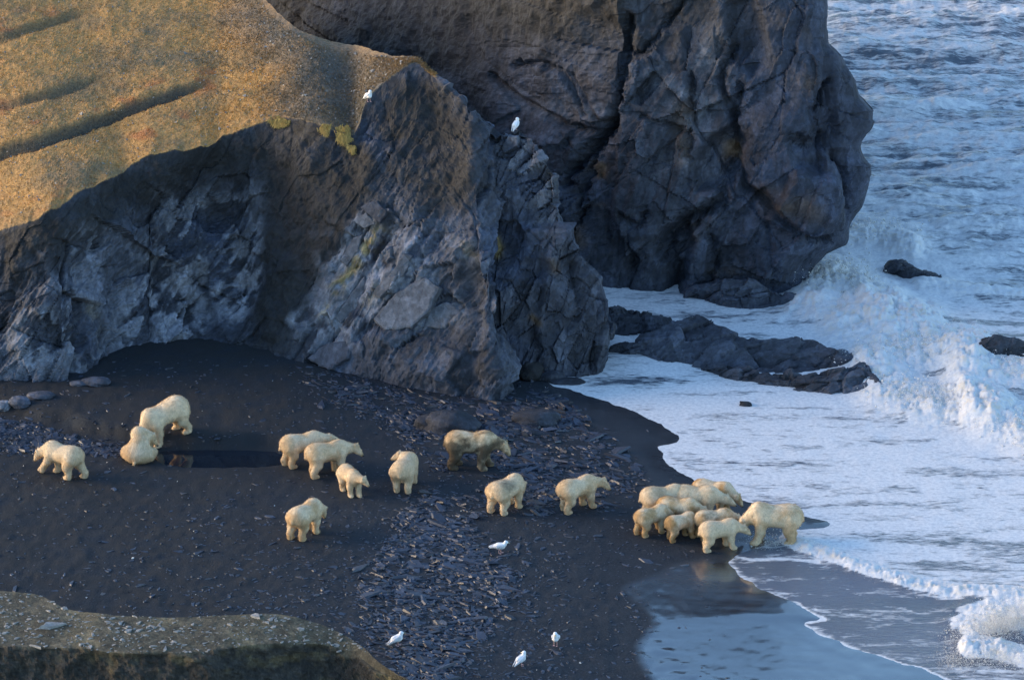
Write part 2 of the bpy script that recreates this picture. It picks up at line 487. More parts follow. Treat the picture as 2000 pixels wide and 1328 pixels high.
# let the edge of the left, out-of-frame hill run low: the valley opens there
nvs = [6, 66, 90, 95, 90, 8, 6]
P, tv = resample_rows(ctrl, 590, nvs)
TV = np.repeat(tv[:, None], P.shape[1], 1)
px0, py0 = proj(P)
ker = np.exp(-0.5 * (np.arange(-75, 76) / 28.0) ** 2); ker /= ker.sum()       # even out the swells of the tundra along the slope
zs_ = np.array([np.convolve(np.pad(row, 75, mode='edge'), ker, 'valid') for row in P[..., 2]])
P[..., 2] += (zs_ - P[..., 2]) * sstep(3.04, 3.5, TV) * sstep(5.0, 4.6, TV) * sstep(680, 560, px0)
N = normals_grid(P)
if N[100, 280, 1] > 0: N = -N
px0, py0 = proj(P)
face = 1 - sstep(2.93, 3.06, TV)                      # 1 on the rock face, 0 on the tundra
spur = sstep(690, 740, px0)                           # right of here everything is rock
lowR = sstep(830, 870, px0)
face = np.maximum(face, np.maximum(lowR, sstep(700, 745, px0) * sstep(100, 240, py0) * (1 - sstep(3.0, 3.9, TV) * (1 - lowR))))
face = np.where(TV > 5.02, 1.0, face)
u = P[..., 0] + 0.25 * P[..., 1]; v = P[..., 2] + 0.35 * P[..., 1]
f1 = 1.3 * shards(u, v, 2.6, 62, 1.5, 101, 1.6); c1 = 1
f2, c2 = facets(u + 0.3 * f1, v, 0.95, 58, 1.9, 102, 1.5)
f3, c3 = facets(u, v, 0.34, 55, 2.2, 103, 1.3)
f4, _ = facets(u, v, 0.13, 60, 2.0, 104, 1.2)
rough = fbm(P[..., 0] * 0.8, P[..., 1] * 0.8, P[..., 2] * 0.8, seed=110, oct=5)
su = (u * math.cos(R(56)) + v * math.sin(R(56))) * 0.7 + 0.3 * rough; sv = (-u * math.sin(R(56)) + v * math.cos(R(56))) * 5.0 + 0.8 * rough
STRN = fbm(su, sv, seed=117, oct=3, ridged=True)
STR = 0.10 * STRN
fine = fbm(P[..., 0] * 5, P[..., 1] * 5, P[..., 2] * 5, seed=115, oct=3)
earthR = np.maximum(region(px0, py0, [(470, 250), (560, 225), (690, 250), (760, 300), (720, 400), (650, 520), (600, 640), (570, 700), (470, 700), (480, 560), (520, 420)], 45),
                    np.maximum(region(px0, py0, [(120, 410), (300, 300), (440, 262), (520, 270), (480, 350), (360, 372), (250, 420), (160, 470), (0, 560), (0, 450)], 35),
                               region(px0, py0, [(700, 210), (800, 130), (880, 200), (960, 300), (900, 420), (840, 420), (760, 330)], 40)))
earthR = np.clip(earthR + 0.55 * fbm(px0 * 0.02, py0 * 0.02, seed=120, oct=4) * (earthR > 0.05), 0, 1)
hard = 1 - 0.8 * earthR
apron = region(px0, py0, [(590, 725), (660, 650), (740, 655), (870, 650), (930, 600), (1005, 600), (1010, 800), (600, 770)], 35)
disp = hard * (0.85 * f1 + (1 - 0.72 * apron) * (0.36 * f2 + 0.11 * f3 + 0.035 * f4 - 0.06 * sstep(0.06, 0.0, c2)) + STR * (1 - 0.5 * apron)) + 0.30 * rough + 0.05 * fine + earthR * 0.10 * fbm(P[..., 0] * 2.4, P[..., 1] * 2.4, P[..., 2] * 2.4, seed=118, oct=4)
# hollow of the alcove and the block at its left
disp -= 0.8 * region(px0, py0, [(290, 640), (275, 540), (300, 400), (420, 330), (500, 420), (500, 560), (460, 640)], 60) * sstep(690, 620, py0)
disp += 0.3 * region(px0, py0, [(0, 760), (0, 600), (120, 560), (240, 640), (225, 745)], 40)
disp += 0.35 * region(px0, py0, [(690, 740), (735, 600), (780, 470), (900, 480), (960, 560), (990, 760)], 60)
for pts, dep, wd in [([(620, 690), (680, 600), (740, 480), (770, 440)], 0.35, 12), ([(700, 660), (760, 600), (820, 520), (860, 460)], 0.28, 8),
                     ([(860, 600), (800, 660), (740, 700)], 0.2, 7), ([(930, 490), (905, 560), (935, 640), (925, 740)], 0.3, 14),
                     ([(300, 690), (330, 560), (300, 430)], 0.3, 12), ([(420, 660), (400, 520), (440, 400)], 0.25, 12), ([(150, 740), (190, 640), (170, 520)], 0.3, 10)]:
    dd = seg_dist(px0 + 10 * rough, py0 + 10 * fine, pts)[0]
    disp -= dep * np.exp(-(dd / wd) ** 2)
edge_fade = np.clip(face, 0, 1) * (0.25 + 0.75 * sstep(3.0, 2.80, TV) + 0.75 * lowR * sstep(2.8, 3.0, TV))
disp = disp * edge_fade
tund = 1 - face
t1 = fbm(P[..., 0] * 0.25, P[..., 1] * 0.25, seed=130, oct=3); t2 = fbm(P[..., 0] * 1.6, P[..., 1] * 1.6, seed=131, oct=4)
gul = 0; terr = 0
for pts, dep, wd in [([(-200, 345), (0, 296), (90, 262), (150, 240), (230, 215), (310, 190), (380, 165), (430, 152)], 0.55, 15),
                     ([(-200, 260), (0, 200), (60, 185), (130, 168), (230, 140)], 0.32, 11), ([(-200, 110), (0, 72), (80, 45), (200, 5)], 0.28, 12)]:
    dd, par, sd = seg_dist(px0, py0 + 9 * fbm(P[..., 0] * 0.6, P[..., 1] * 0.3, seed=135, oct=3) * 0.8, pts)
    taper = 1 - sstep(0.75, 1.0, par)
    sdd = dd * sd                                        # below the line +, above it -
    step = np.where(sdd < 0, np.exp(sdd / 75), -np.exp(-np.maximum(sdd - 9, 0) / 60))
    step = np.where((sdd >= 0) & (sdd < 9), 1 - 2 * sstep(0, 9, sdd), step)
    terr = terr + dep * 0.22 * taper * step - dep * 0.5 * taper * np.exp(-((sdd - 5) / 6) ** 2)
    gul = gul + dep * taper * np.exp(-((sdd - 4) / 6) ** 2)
P2 = P + N * disp[..., None]
P2[..., 2] += tund * (0.10 * t1 + 0.07 * t2 + 0.03 * fbm(P[..., 0] * 7, P[..., 1] * 7, seed=133, oct=3) + terr)
rim = np.exp(-((TV - 3.0) / 0.05) ** 2) * (1 - spur)
P2[..., 1] += rim * 0.30 * fbm(P[..., 0] * 1.1, P[..., 0] * 0 + 2.2, seed=140, oct=4)
P2[..., 2] += rim * 0.12 * fbm(P[..., 0] * 2.2, P[..., 0] * 0 + 7.2, seed=141, oct=3)
me = mesh_np('hillside', P2.reshape(-1, 3), grid_faces(*P.shape[:2]), smooth=False)
px1, py1 = proj(P2)
tint = np.broadcast_to(GREY, P.shape).copy()
tint = lerpc(tint, BLUE, sstep(0.0, 0.5, fbm(px0 * 0.008, py0 * 0.008, seed=150, oct=3)))
tint = lerpc(tint, DARK, 0.8 * sstep(0.1, 0.55, fbm(u * 0.8, v * 0.8, seed=151, oct=4)))
tint = tint * (1 + 0.5 * f2 * hard + 0.3 * f3 * hard + 0.28 * STRN * hard)[..., None]
tint = lerpc(tint, EARTH, earthR)
pn = fbm(u * 1.4 + 3, v * 0.9, seed=152, oct=5) + 0.6 * f2 + 0.6 * f3 + 0.45 * STRN
pale_reg = np.maximum.reduce([region(px0, py0, [(640, 480), (720, 400), (800, 470), (870, 560), (900, 620), (830, 660), (720, 650), (600, 720), (590, 680)], 40),
                              0.95 * region(px0, py0, [(20, 730), (20, 600), (130, 600), (240, 680), (220, 740)], 40),
                              0.95 * region(px0, py0, [(440, 640), (410, 560), (440, 480), (500, 430), (500, 540), (470, 620)], 25),
                              0.95 * region(px0, py0, [(230, 690), (290, 480), (320, 390), (500, 375), (430, 520), (400, 680)], 40), 0.5 * region(px0, py0, [(100, 640), (90, 480), (200, 440), (260, 600)], 40),
                              0.9 * region(px0, py0, [(560, 625), (585, 600), (625, 580), (600, 615), (570, 640)], 10), 0.4 * region(px0, py0, [(850, 440), (940, 500), (980, 600), (900, 520)], 30)])
tint = lerpc(tint, PALE, pale_reg * sstep(0.0, 0.32, pn + 0.1) * 0.9)
for pts, wd, amt in [([(655, 560), (690, 510), (722, 465), (735, 450)], 12, 0.9), ([(628, 610), (650, 575), (665, 555)], 9, 0.6), ([(712, 600), (740, 560)], 9, 0.35), ([(900, 470), (915, 500)], 12, 0.25)]:
    dd = seg_dist(px0, py0, pts)[0]
    tint = lerpc(tint, OCHRE, amt * np.exp(-(dd / wd) ** 2) * sstep(-0.25, 0.25, fine + 0.3 * rough))
tint = lerpc(tint, OCHRE * 0.6, 0.5 * region(px0, py0, [(160, 640), (190, 590), (215, 600), (215, 680), (185, 710)], 18) * sstep(-0.1, 0.4, pn))
attr_c(me, 'tint', tint)
# tundra tones
g = fbm(px0 * 0.008, py0 * 0.018, seed=160, oct=4); g2 = fbm(P[..., 0] * 0.9, P[..., 1] * 0.9, seed=161, oct=4)
tc = np.broadcast_to(np.array([0.40, 0.22, 0.065]), P.shape).copy()
tc = lerpc(tc, (0.22, 0.145, 0.062), 0.75 * sstep(0.0, 0.5, g) + 0.45 * sstep(0.05, 0.5, g2))
greyz = region(px0, py0, [(520, 240), (560, 150), (440, 40), (470, -60), (600, 60), (850, 100), (700, 300)], 60)
tc = lerpc(tc, (0.105, 0.095, 0.076), 0.95 * np.clip(greyz + 0.3 * g2 * (greyz > 0.05), 0, 1))
red = sstep(0.08, 0.4, fbm(px0 * 0.02, py0 * 0.05, seed=165, oct=4)) * (np.exp(-(seg_dist(px0, py0, [(-100, 100), (80, 55), (220, 10)])[0] / 30) ** 2) + np.exp(-(seg_dist(px0, py0, [(-100, 230), (120, 190)])[0] / 22) ** 2) + np.exp(-(seg_dist(px0, py0, [(30, 250), (160, 215), (440, 150)])[0] / 22) ** 2) + np.exp(-(seg_dist(px0, py0, [(270, 260), (360, 235)])[0] / 18) ** 2) + 0.5 * np.exp(-(seg_dist(px0, py0, [(0, 410), (130, 380)])[0] / 22) ** 2))
tc = lerpc(tc, (0.34, 0.10, 0.025), np.clip(0.8 * red, 0, 0.6))
tc = lerpc(tc, (0.07, 0.058, 0.042), 0.92 * np.clip(gul * 2.4, 0, 1))  # dark soil plus the scarps' shade, painted into the turf along the gullies
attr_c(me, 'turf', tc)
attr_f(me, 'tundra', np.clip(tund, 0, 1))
def mat_hill():
    m = M_ROCK.copy(); m.name = 'slate_cliff_under_tundra'
    t = NT.__new__(NT); t.m = m; t.t = m.node_tree; t.b = t.t.nodes['Principled BSDF']
    old = t.b.inputs['Base Color'].links[0].from_socket
    turf = t.attr('turf', True)
    p = t.pos((1, 1, 1))
    n = t.noise(9, 4, 0.7, p); n2 = t.noise(34, 3, 0.7, p)
    k = t.math('MULTIPLY', t.maprange(n, 0.3, 0.7, 0.6, 1.35, False), t.maprange(n2, 0.3, 0.7, 0.55, 1.45, False))
    cmb = t.n('CombineColor'); [t.l(k, cmb.inputs[i]) for i in range(3)]
    tcol = t.mix(1.0, turf, cmb.outputs[0], 'MULTIPLY')
    speck = t.maprange(t.noise(22, 2, 0.5, p), 0.70, 0.76)
    tcol = t.mix(t.math('MULTIPLY', speck, 0.8), tcol, (0.5, 0.45, 0.38))
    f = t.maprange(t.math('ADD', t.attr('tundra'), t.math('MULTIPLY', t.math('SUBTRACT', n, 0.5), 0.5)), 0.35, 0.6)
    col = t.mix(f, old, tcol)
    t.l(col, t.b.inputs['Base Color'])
    return m
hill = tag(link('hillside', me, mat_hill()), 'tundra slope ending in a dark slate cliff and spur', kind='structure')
bvh_hill = BVHTree.FromPolygons([tuple(q) for q in P2.reshape(-1, 3)], grid_faces(*P.shape[:2]).tolist())
HILL_P, HILL_T, HILL_TC, HILL_N = P2, tund, tc, None

# ------------------------------------------------------------ second spur behind the first, running down to the water
rows = []
sp = [  # base px, base py, top px, top py, lean
    (900, 752, 905, 215, 60), (960, 748, 950, 235, 62), (1000, 745, 985, 262, 64), (1025, 743, 1012, 250, 66), (1050, 741, 1052, 298, 68), (1080, 739, 1083, 352, 70), (1105, 738, 1092, 432, 72),
    (1128, 737, 1118, 470, 72), (1148, 736, 1138, 508, 72), (1166, 734, 1166, 546, 74), (1180, 730, 1184, 602, 76), (1190, 722, 1192, 648, 78)]
ctrl = []
for bx, by, tx, ty, ln in sp:
    b0 = W(bx, by, 0.1); tp = lean_hit(b0, tx, ty, ln)
    b00 = b0 + np.array([0, -0.3, -1.2])
    ctrl.append([b00, b0, b0 * 0.55 + tp * 0.45 + np.array([0, -0.25, 0.15]), tp, tp + np.array([0.0, 0.9, -0.5]), tp * np.array([1, 1, 0.45]) + np.array([0, 2.2, 0]), tp * np.array([1, 1, 0]) + np.array([0, 3.4, -1.2])])
l = np.array(ctrl[-1])
for dx, dy, zs in ((0.10, 0.9, 0.9), (0.0, 2.0, 0.7), (-0.6, 3.6, 0.5)):
    c = l.copy(); c[:, 0] += dx; c[:, 1] += dy; c[1:6, 2] *= zs; ctrl.append(c)
ctrl = np.array([np.array(c) for c in ctrl]).transpose(1, 0, 2)
P, tv = resample_rows(ctrl, 260, [10, 60, 80, 16, 16, 10])
N = normals_grid(P)
if N[60, 100, 1] > 0: N = -N
px0, py0 = proj(P)
TV = np.repeat(tv[:, None], P.shape[1], 1)
u = P[..., 0] + 0.25 * P[..., 1]; v = P[..., 2] + 0.35 * P[..., 1]
f1 = 1.3 * shards(u, v, 1.9, 70, 1.6, 201, 1.6); f2, c2 = facets(u, v, 0.7, 66, 1.9, 202, 1.5); f3, c3 = facets(u, v, 0.26, 60, 2.2, 203, 1.3); f4, _ = facets(u, v, 0.11, 60, 2.0, 204)
rough = fbm(P[..., 0] * 0.9, P[..., 1] * 0.9, P[..., 2] * 0.9, seed=210, oct=5)
disp = (0.50 * f1 + 0.24 * f2 + 0.09 * f3 + 0.03 * f4 - 0.05 * sstep(0.06, 0, c2)) + 0.25 * rough
crag = region(px0, py0, [(960, 300), (1005, 245), (1055, 300), (1095, 350), (1080, 430), (1040, 400), (1000, 340)], 20)
f5, c5 = facets(u, v, 0.45, 40, 3.0, 205, 1.6)
disp = disp + crag * (0.30 * f5 - 0.15 * sstep(0.12, 0, c5))
disp = disp + 0.35 * region(px0, py0, [(1020, 450), (1110, 440), (1115, 455), (1080, 520), (1020, 510)], 12)
for pts, dep, wd in [([(1010, 450), (1060, 520), (1040, 640), (1060, 730)], 0.25, 9), ([(1120, 520), (1135, 600), (1110, 640)], 0.3, 9), ([(1165, 560), (1175, 640), (1160, 720)], 0.25, 8)]:
    disp -= dep * np.exp(-(seg_dist(px0, py0, pts)[0] / wd) ** 2)
P2 = P + N * disp[..., None]
me = mesh_np('cliff_spur', P2.reshape(-1, 3), grid_faces(*P.shape[:2]), smooth=False)
tint = np.broadcast_to(GREY * 0.95, P.shape).copy()
tint = lerpc(tint, BLUE, sstep(-0.1, 0.5, fbm(px0 * 0.01, py0 * 0.01, seed=220, oct=3)))
tint = tint * (1 + 0.5 * f2 + 0.35 * f3)[..., None]
tint = lerpc(tint, EARTH, 0.8 * sstep(0.1, 0.5, fbm(px0 * 0.012, py0 * 0.012, seed=221, oct=4)) * sstep(480, 380, py0))
tint = lerpc(tint, PALE, 0.6 * crag * sstep(-0.25, 0.35, f5 + 0.4 * rough))
tint = lerpc(tint, OCHRE, 0.85 * np.exp(-(seg_dist(px0, py0, [(968, 462), (975, 480), (972, 495)])[0] / 7) ** 2))
tint = lerpc(tint, RUST, 0.8 * np.exp(-(seg_dist(px0, py0, [(1040, 620), (1052, 632)])[0] / 7) ** 2) + 0.5 * np.exp(-(seg_dist(px0, py0, [(1080, 515), (1085, 530)])[0] / 10) ** 2))
attr_c(me, 'tint', tint)
tag(link('cliff_spur', me, M_ROCK), 'slate spur running down to the surf', kind='structure')
bvh_spur = BVHTree.FromPolygons([tuple(q) for q in P2.reshape(-1, 3)], grid_faces(*P.shape[:2]).tolist())

# ------------------------------------------------------------ headland
sil_y = np.array([-260, 0, 60, 84, 104, 130, 150, 185, 212, 240, 284, 302, 318, 345, 380, 412, 445, 480, 500, 530, 560, 600])
sil_x = np.array([1590, 1624, 1628, 1630, 1655, 1668, 1680, 1690, 1719, 1718, 1700, 1706, 1720, 1720, 1708, 1698, 1672, 1654, 1618, 1590, 1580, 1582])
rows_y = np.concatenate([np.linspace(-55, -10, 10, endpoint=False), np.linspace(-10, 600, 185), np.linspace(603, 660, 10)])[::-1]
L = 300.0
nu = 470
uu = np.linspace(0, 1, nu)
yb_x = np.array([200, 450, 700, 900, 1050, 1200, 1400, 1600, 1760]); yb_y = np.array([154, 147.5, 140.5, 135.6, 133.2, 131.8, 131.0, 130.4, 130.2])
kx = np.array([300, 600, 850, 1050, 1200, 1700]); kv = np.array([0.95, 0.75, 0.45, 0.22, 0.12, 0.08])
G = []
for y in rows_y:
    r = np.interp(y, sil_y, sil_x)
    px = L + (r - L) * uu
    Yb = np.interp(px, yb_x, yb_y); k = np.interp(px, kx, kv)
    dx, dy, dz = ray(px, np.full(nu, y)); s = -dz / dy
    Y = (Yb + k * CAM_H) / (1 + k * s)
    Y = Y + 1.8 * (1 - np.sqrt(np.clip(1 - (np.clip((uu - 0.90) / 0.10, 0, 1)) ** 2, 0, 1)))
    row = at_y(px, np.full(nu, y), Y)
    e = row[-1]
    wrap = [e + np.array([a, b, 0]) for a, b in ((-0.02, 0.12), (-0.06, 0.3), (-0.12, 0.6), (-0.2, 1.0), (-0.3, 1.5), (-0.5, 2.1), (-0.8, 2.8), (-1.2, 3.6), (-1.8, 4.6), (-2.6, 6), (-4, 8), (-6, 11))]
    G.append(np.concatenate([row, np.array(wrap)]))
P = np.array(G)
# top closes over to a plateau
topr = P[-1]
P = np.concatenate([P, (topr + np.array([0, 1.5, 0.5]))[None], (topr + np.array([0, 8, 1.4]))[None], (topr + np.array([0, 30, 1.0]))[None]])
N = normals_grid(P)
if N[100, 200, 1] > 0: N = -N
px0, py0 = proj(P)
u = P[..., 0] + 0.6 * P[..., 1]; v = P[..., 2]
f0 = 1.2 * shards(u, v, 5.2, 72, 1.35, 300, 1.8, 0.4)
fa, c1 = facets(u + 0.4 * f0, v, 2.3, 66, 1.7, 301, 1.6); f1 = 0.6 * fa + 0.8 * shards(u, v, 1.7, 58, 1.5, 306, 1.7, 0.4); f2, c2 = facets(u, v, 0.85, 62, 2.0, 302, 1.5); su = (u * math.cos(R(64)) + v * math.sin(R(64))) * 0.5; sv = (-u * math.sin(R(64)) + v * math.cos(R(64))) * 4.0
STRN = fbm(su, sv, seed=317, oct=3, ridged=True); f3, c3 = facets(u, v, 0.30, 15, 2.4, 303, 1.2); f4, _ = facets(u, v, 0.12, 40, 2.0, 304)
rough = fbm(P[..., 0] * 0.6, P[..., 1] * 0.6, P[..., 2] * 0.6, seed=310, oct=5)
fine = fbm(P[..., 0] * 4, P[..., 1] * 4, P[..., 2] * 4, seed=311, oct=3)
eR = np.clip(np.maximum(region(px0, py0, [(400, -300), (400, 160), (820, 160), (930, 180), (990, 90), (1220, 60), (1240, -20), (1600, -60), (1600, -300)], 50), 0.8 * region(px0, py0, [(820, 60), (960, 60), (1000, 180), (960, 240), (880, 220)], 40))
              + 0.5 * fbm(px0 * 0.012, py0 * 0.012, seed=312, oct=4) * (py0 < 220), 0, 1) * (py0 < 260)
hard = 1 - 0.75 * eR
calm = 1 - 0.35 * sstep(1440, 1500, px0)               # the right end is made of broad smooth slabs
disp = hard * (0.95 * f0 + (0.50 * f1 + 0.20 * f2 + 0.05 * f3 + 0.02 * f4 + 0.05 * STRN) * calm - 0.05 * sstep(0.04, 0, c1)) + 0.30 * rough + 0.03 * fine + eR * 0.16 * fbm(P[..., 0] * 2, P[..., 1] * 2, P[..., 2] * 2, seed=313, oct=4)
for pts, dep, wd in [
    ([(1222, 40), (1217, 150), (1195, 235), (1145, 285), (1095, 360)], 0.75, 9), ([(1212, 190), (1160, 275), (1132, 350), (1126, 420), (1108, 455)], 0.5, 6),
    ([(1245, 110), (1320, 20), (1340, -20)], 0.35, 6), ([(1430, 100), (1403, 155), (1424, 215), (1432, 250)], 0.5, 8), ([(1445, 170), (1430, 240), (1430, 300)], 0.4, 6),
    ([(1348, 150), (1346, 250), (1342, 310)], 0.3, 6), ([(1250, 230), (1300, 245), (1340, 262)], 0.25, 5), ([(1290, 500), (1300, 465), (1340, 430), (1400, 400), (1430, 330)], 0.8, 13),
    ([(1448, 340), (1452, 370), (1500, 395), (1530, 430), (1580, 465), (1620, 472), (1655, 440)], 0.6, 8), ([(1380, 570), (1395, 510), (1385, 470)], 0.3, 7), ([(1305, 580), (1325, 520)], 0.3, 8),
    ([(1636, 150), (1600, 195), (1576, 222)], 0.35, 6), ([(1110, 150), (1175, 260)], 0.25, 6), ([(960, 150), (1010, 200), (1100, 250), (1170, 262)], 0.35, 7), ([(1000, 130), (1040, 120), (1090, 140), (1130, 220)], 0.3, 6),
    ([(1500, 440), (1510, 560)], 0.2, 8), ([(1225, 440), (1232, 540)], 0.15, 4), ([(1200, 420), (1245, 445), (1265, 420)], 0.3, 6), ([(1560, 275), (1610, 285), (1660, 330), (1660, 420)], 0.5, 12)]:
    disp -= dep * np.exp(-(seg_dist(px0 + 8 * fine + 6 * rough, py0 + 8 * fine, pts)[0] / wd) ** 2)
for poly, dep, soft in [([(1362, 370), (1358, 320), (1385, 275), (1430, 255), (1452, 280), (1440, 320), (1420, 345), (1395, 372)], -0.95, 12), ([(1300, 515), (1296, 470), (1340, 435), (1352, 470), (1330, 560), (1305, 590)], -0.7, 12),
                        ([(1410, 10), (1470, 0), (1500, 120), (1465, 150), (1430, 100)], -0.5, 14), ([(1575, 228), (1632, 155), (1650, 280), (1600, 290)], -0.55, 9), ([(1540, 275), (1605, 285), (1612, 345), (1560, 325)], -0.6, 10),
                        ([(1640, 300), (1730, 260), (1740, 460), (1650, 460)], -0.6, 16), ([(1465, 210), (1575, 225), (1600, 300), (1530, 420), (1460, 330)], 0.30, 14), ([(1500, 430), (1560, 460), (1650, 440), (1650, 350), (1560, 330)], 0.45, 10),
                        ([(1215, 60), (1330, 60), (1350, 300), (1290, 470), (1180, 470), (1200, 260)], 0.25, 10)]:
    disp += dep * region(px0 + 5 * fine, py0 + 5 * rough, poly, soft)
ufade = np.concatenate([np.ones(nu), np.linspace(1, 0.4, 12)])[None]
disp = disp * ufade
disp[-3:] *= 0.3
sil_keep = np.concatenate([1 - sstep(0.955, 1.0, uu), np.zeros(12)])[None]
P2 = P + N * (disp * (0.35 + 0.65 * sil_keep))[..., None]
me = mesh_np('headland', P2.reshape(-1, 3), grid_faces(*P.shape[:2]), smooth=False)
tint = np.broadcast_to(GREY * 0.92, P.shape).copy()
tint = lerpc(tint, BLUE * 0.95, sstep(1380, 1500, px0) + 0.4 * sstep(0, 0.5, fbm(px0 * 0.008, py0 * 0.008, seed=320, oct=3)))
tint = tint * (1 + 0.3 * f1 * calm + 0.35 * f2 * calm + 0.2 * f3 + 0.15 * STRN)[..., None]
tint = lerpc(tint, EARTH, 0.9 * eR)
pl = np.maximum.reduce([region(px0, py0, [(960, 100), (1000, 80), (1040, 110), (1020, 140), (985, 150)], 15), 0.5 * region(px0, py0, [(1260, 150), (1400, 60), (1400, 320), (1270, 340)], 50), 0.4 * region(px0, py0, [(930, 180), (1150, 150), (1200, 250), (1100, 320)], 40)])
tint = lerpc(tint, PALE * 0.85, pl * sstep(-0.15, 0.45, fbm(u * 1.2, v * 1.2, seed=321, oct=5) + 0.2 * f2))
rs = 0
for poly, a in [([(1140, 290), (1180, 290), (1185, 420), (1130, 430)], 0.8), ([(1405, 270), (1450, 260), (1445, 320), (1405, 330)], 0.95), ([(1310, 210), (1345, 190), (1345, 330), (1320, 330)], 0.55), ([(1545, 240), (1590, 250), (1600, 300), (1560, 290)], 0.6),
                ([(1460, 360), (1600, 370), (1600, 420), (1500, 420)], 0.5), ([(1550, 140), (1600, 165), (1590, 185), (1545, 165)], 0.7), ([(1330, 440), (1390, 430), (1380, 520), (1340, 520)], 0.5), ([(1370, 510), (1430, 520), (1430, 560), (1380, 560)], 0.35),
                ([(1560, 40), (1640, 80), (1640, 100), (1590, 90)], 0.35), ([(1090, 420), (1130, 440), (1130, 480), (1090, 480)], 0.7), ([(1110, 150), (1200, 160), (1180, 240), (1110, 240)], 0.35)]:
    rs = np.maximum(rs, a * region(px0, py0, poly, 22))
tint = lerpc(tint, RUST, 0.9 * rs * sstep(-0.25, 0.4, fbm(u * 1.1, v * 1.1, seed=322, oct=5)))
attr_c(me, 'tint', tint)
tag(link('headland', me, M_ROCK), 'high slate headland dropping sheer into the sea', kind='structure')
bvh_head = BVHTree.FromPolygons([tuple(q) for q in P2.reshape(-1, 3)], grid_faces(*P.shape[:2]).tolist())

# ------------------------------------------------------------ foreground bank at the lower left
bk = [(-1500, 1170), (-300, 1150), (0, 1155), (80, 1164), (130, 1188), (250, 1203), (400, 1203), (520, 1199), (590, 1208), (640, 1224), (700, 1256), (740, 1292), (775, 1316), (800, 1332)]
fr = [(-1500, 1290), (-300, 1262), (0, 1262), (80, 1264), (150, 1266), (250, 1276), (400, 1272), (500, 1258), (580, 1256), (640, 1260), (690, 1276), (728, 1304), (768, 1324), (798, 1340)]
ctrl = []
for i, ((ax, ay), (cx, cy)) in enumerate(zip(bk, fr)):
    zt = 2.7 - 0.35 * max(0, (ax - 560) / 240) * 2
    a = W(ax, ay, zt); c = W(cx, cy, zt - 0.22)
    fl = c + np.array([0.1, -0.35, -1.0]); bs = c + np.array([0.2, -0.9, -2.9])
    ctrl.append([a + np.array([0, 2.2, -3.0]), a + np.array([0, 0.35, -0.35]), a, a * 0.5 + c * 0.5 + np.array([0, 0, 0.05]), c, fl, bs])
l = np.array(ctrl[-1])
for dx, dy, dz in ((0.6, -0.6, -0.8), (1.0, -1.6, -2.0)):
    c = l + np.array([dx, dy, dz]); ctrl.append(c)
ctrl = np.array([np.array(c) for c in ctrl]).transpose(1, 0, 2)[:, :, :]
P, tv = resample_rows(ctrl, 460, [6, 8, 22, 22, 26, 16])
N = normals_grid(P)
if N[40, 170, 2] < 0: N = -N
TV = np.repeat(tv[:, None], P.shape[1], 1)
top = sstep(4.12, 3.95, TV + 0.15 * fbm(P[..., 0] * 1.5, P[..., 0] * 0, seed=402, oct=4))
disp = (1 - top) * (0.30 * fbm(P[..., 0] * 1.6, P[..., 1] * 1.6, P[..., 2] * 1.6, seed=400, oct=5) + 0.10 * fbm(P[..., 0] * 7, P[..., 1] * 7, P[..., 2] * 7, seed=401, oct=3)) + top * (0.05 * fbm(P[..., 0] * 1.2, P[..., 1] * 1.2, seed=403, oct=4) + 0.012 * fbm(P[..., 0] * 9, P[..., 1] * 9, seed=404, oct=3))
P2 = P + N * disp[..., None]
px0, py0 = proj(P2)
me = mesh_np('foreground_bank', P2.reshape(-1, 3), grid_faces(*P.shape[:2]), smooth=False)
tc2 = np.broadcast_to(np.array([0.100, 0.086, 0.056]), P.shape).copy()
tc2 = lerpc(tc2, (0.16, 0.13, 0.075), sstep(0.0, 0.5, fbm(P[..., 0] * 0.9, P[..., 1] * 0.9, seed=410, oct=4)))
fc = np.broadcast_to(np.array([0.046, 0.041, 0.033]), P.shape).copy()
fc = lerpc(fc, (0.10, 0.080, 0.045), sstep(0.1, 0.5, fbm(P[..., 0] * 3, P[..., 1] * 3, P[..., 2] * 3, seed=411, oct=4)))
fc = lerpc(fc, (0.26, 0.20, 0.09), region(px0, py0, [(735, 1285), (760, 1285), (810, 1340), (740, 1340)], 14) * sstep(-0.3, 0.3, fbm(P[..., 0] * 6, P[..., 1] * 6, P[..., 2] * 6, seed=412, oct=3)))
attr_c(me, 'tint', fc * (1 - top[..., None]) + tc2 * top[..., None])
M_BANK = mat_rock('bank_soil', rough=0.9, scale=2.5)
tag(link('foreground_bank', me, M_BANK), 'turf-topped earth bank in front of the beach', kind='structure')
bvh_bank = BVHTree.FromPolygons([tuple(q) for q in P2.reshape(-1, 3)], grid_faces(*P.shape[:2]).tolist())
# ------------------------------------------------------------ sea
sx = np.concatenate([[-9000, -3000, -500, 600, 900], np.arange(1000, 2150, 2.8), [2200, 2300, 2500, 3000, 4500, 9000]])
sy = np.concatenate([[-1780, -1600, -1300, -900, -600, -400, -250, -150], np.arange(-90, 1400, 2.8), [1420, 1470, 1550, 1700, 2200]])
SX, SY = np.meshgrid(sx, sy)
P = W(SX, SY, 0.0)
X, Y = P[..., 0], P[..., 1]
d = -sea_dist(X, Y)                                    # metres seaward
px0, py0 = SX, SY
n_sw = fbm(X * 0.16 - Y * 0.03, Y * 0.42, seed=501, oct=4)
n_ch = fbm(X * 0.9, Y * 1.8, seed=502, oct=4)
n_fr = fbm(X * 3.0, Y * 3.6, seed=503, oct=4)
n_rd = -fbm(X * 1.5, Y * 1.9, seed=504, oct=5, ridged=True)
n_rf = -fbm(X * 3.4, Y * 4.2, seed=505, oct=4, ridged=True)
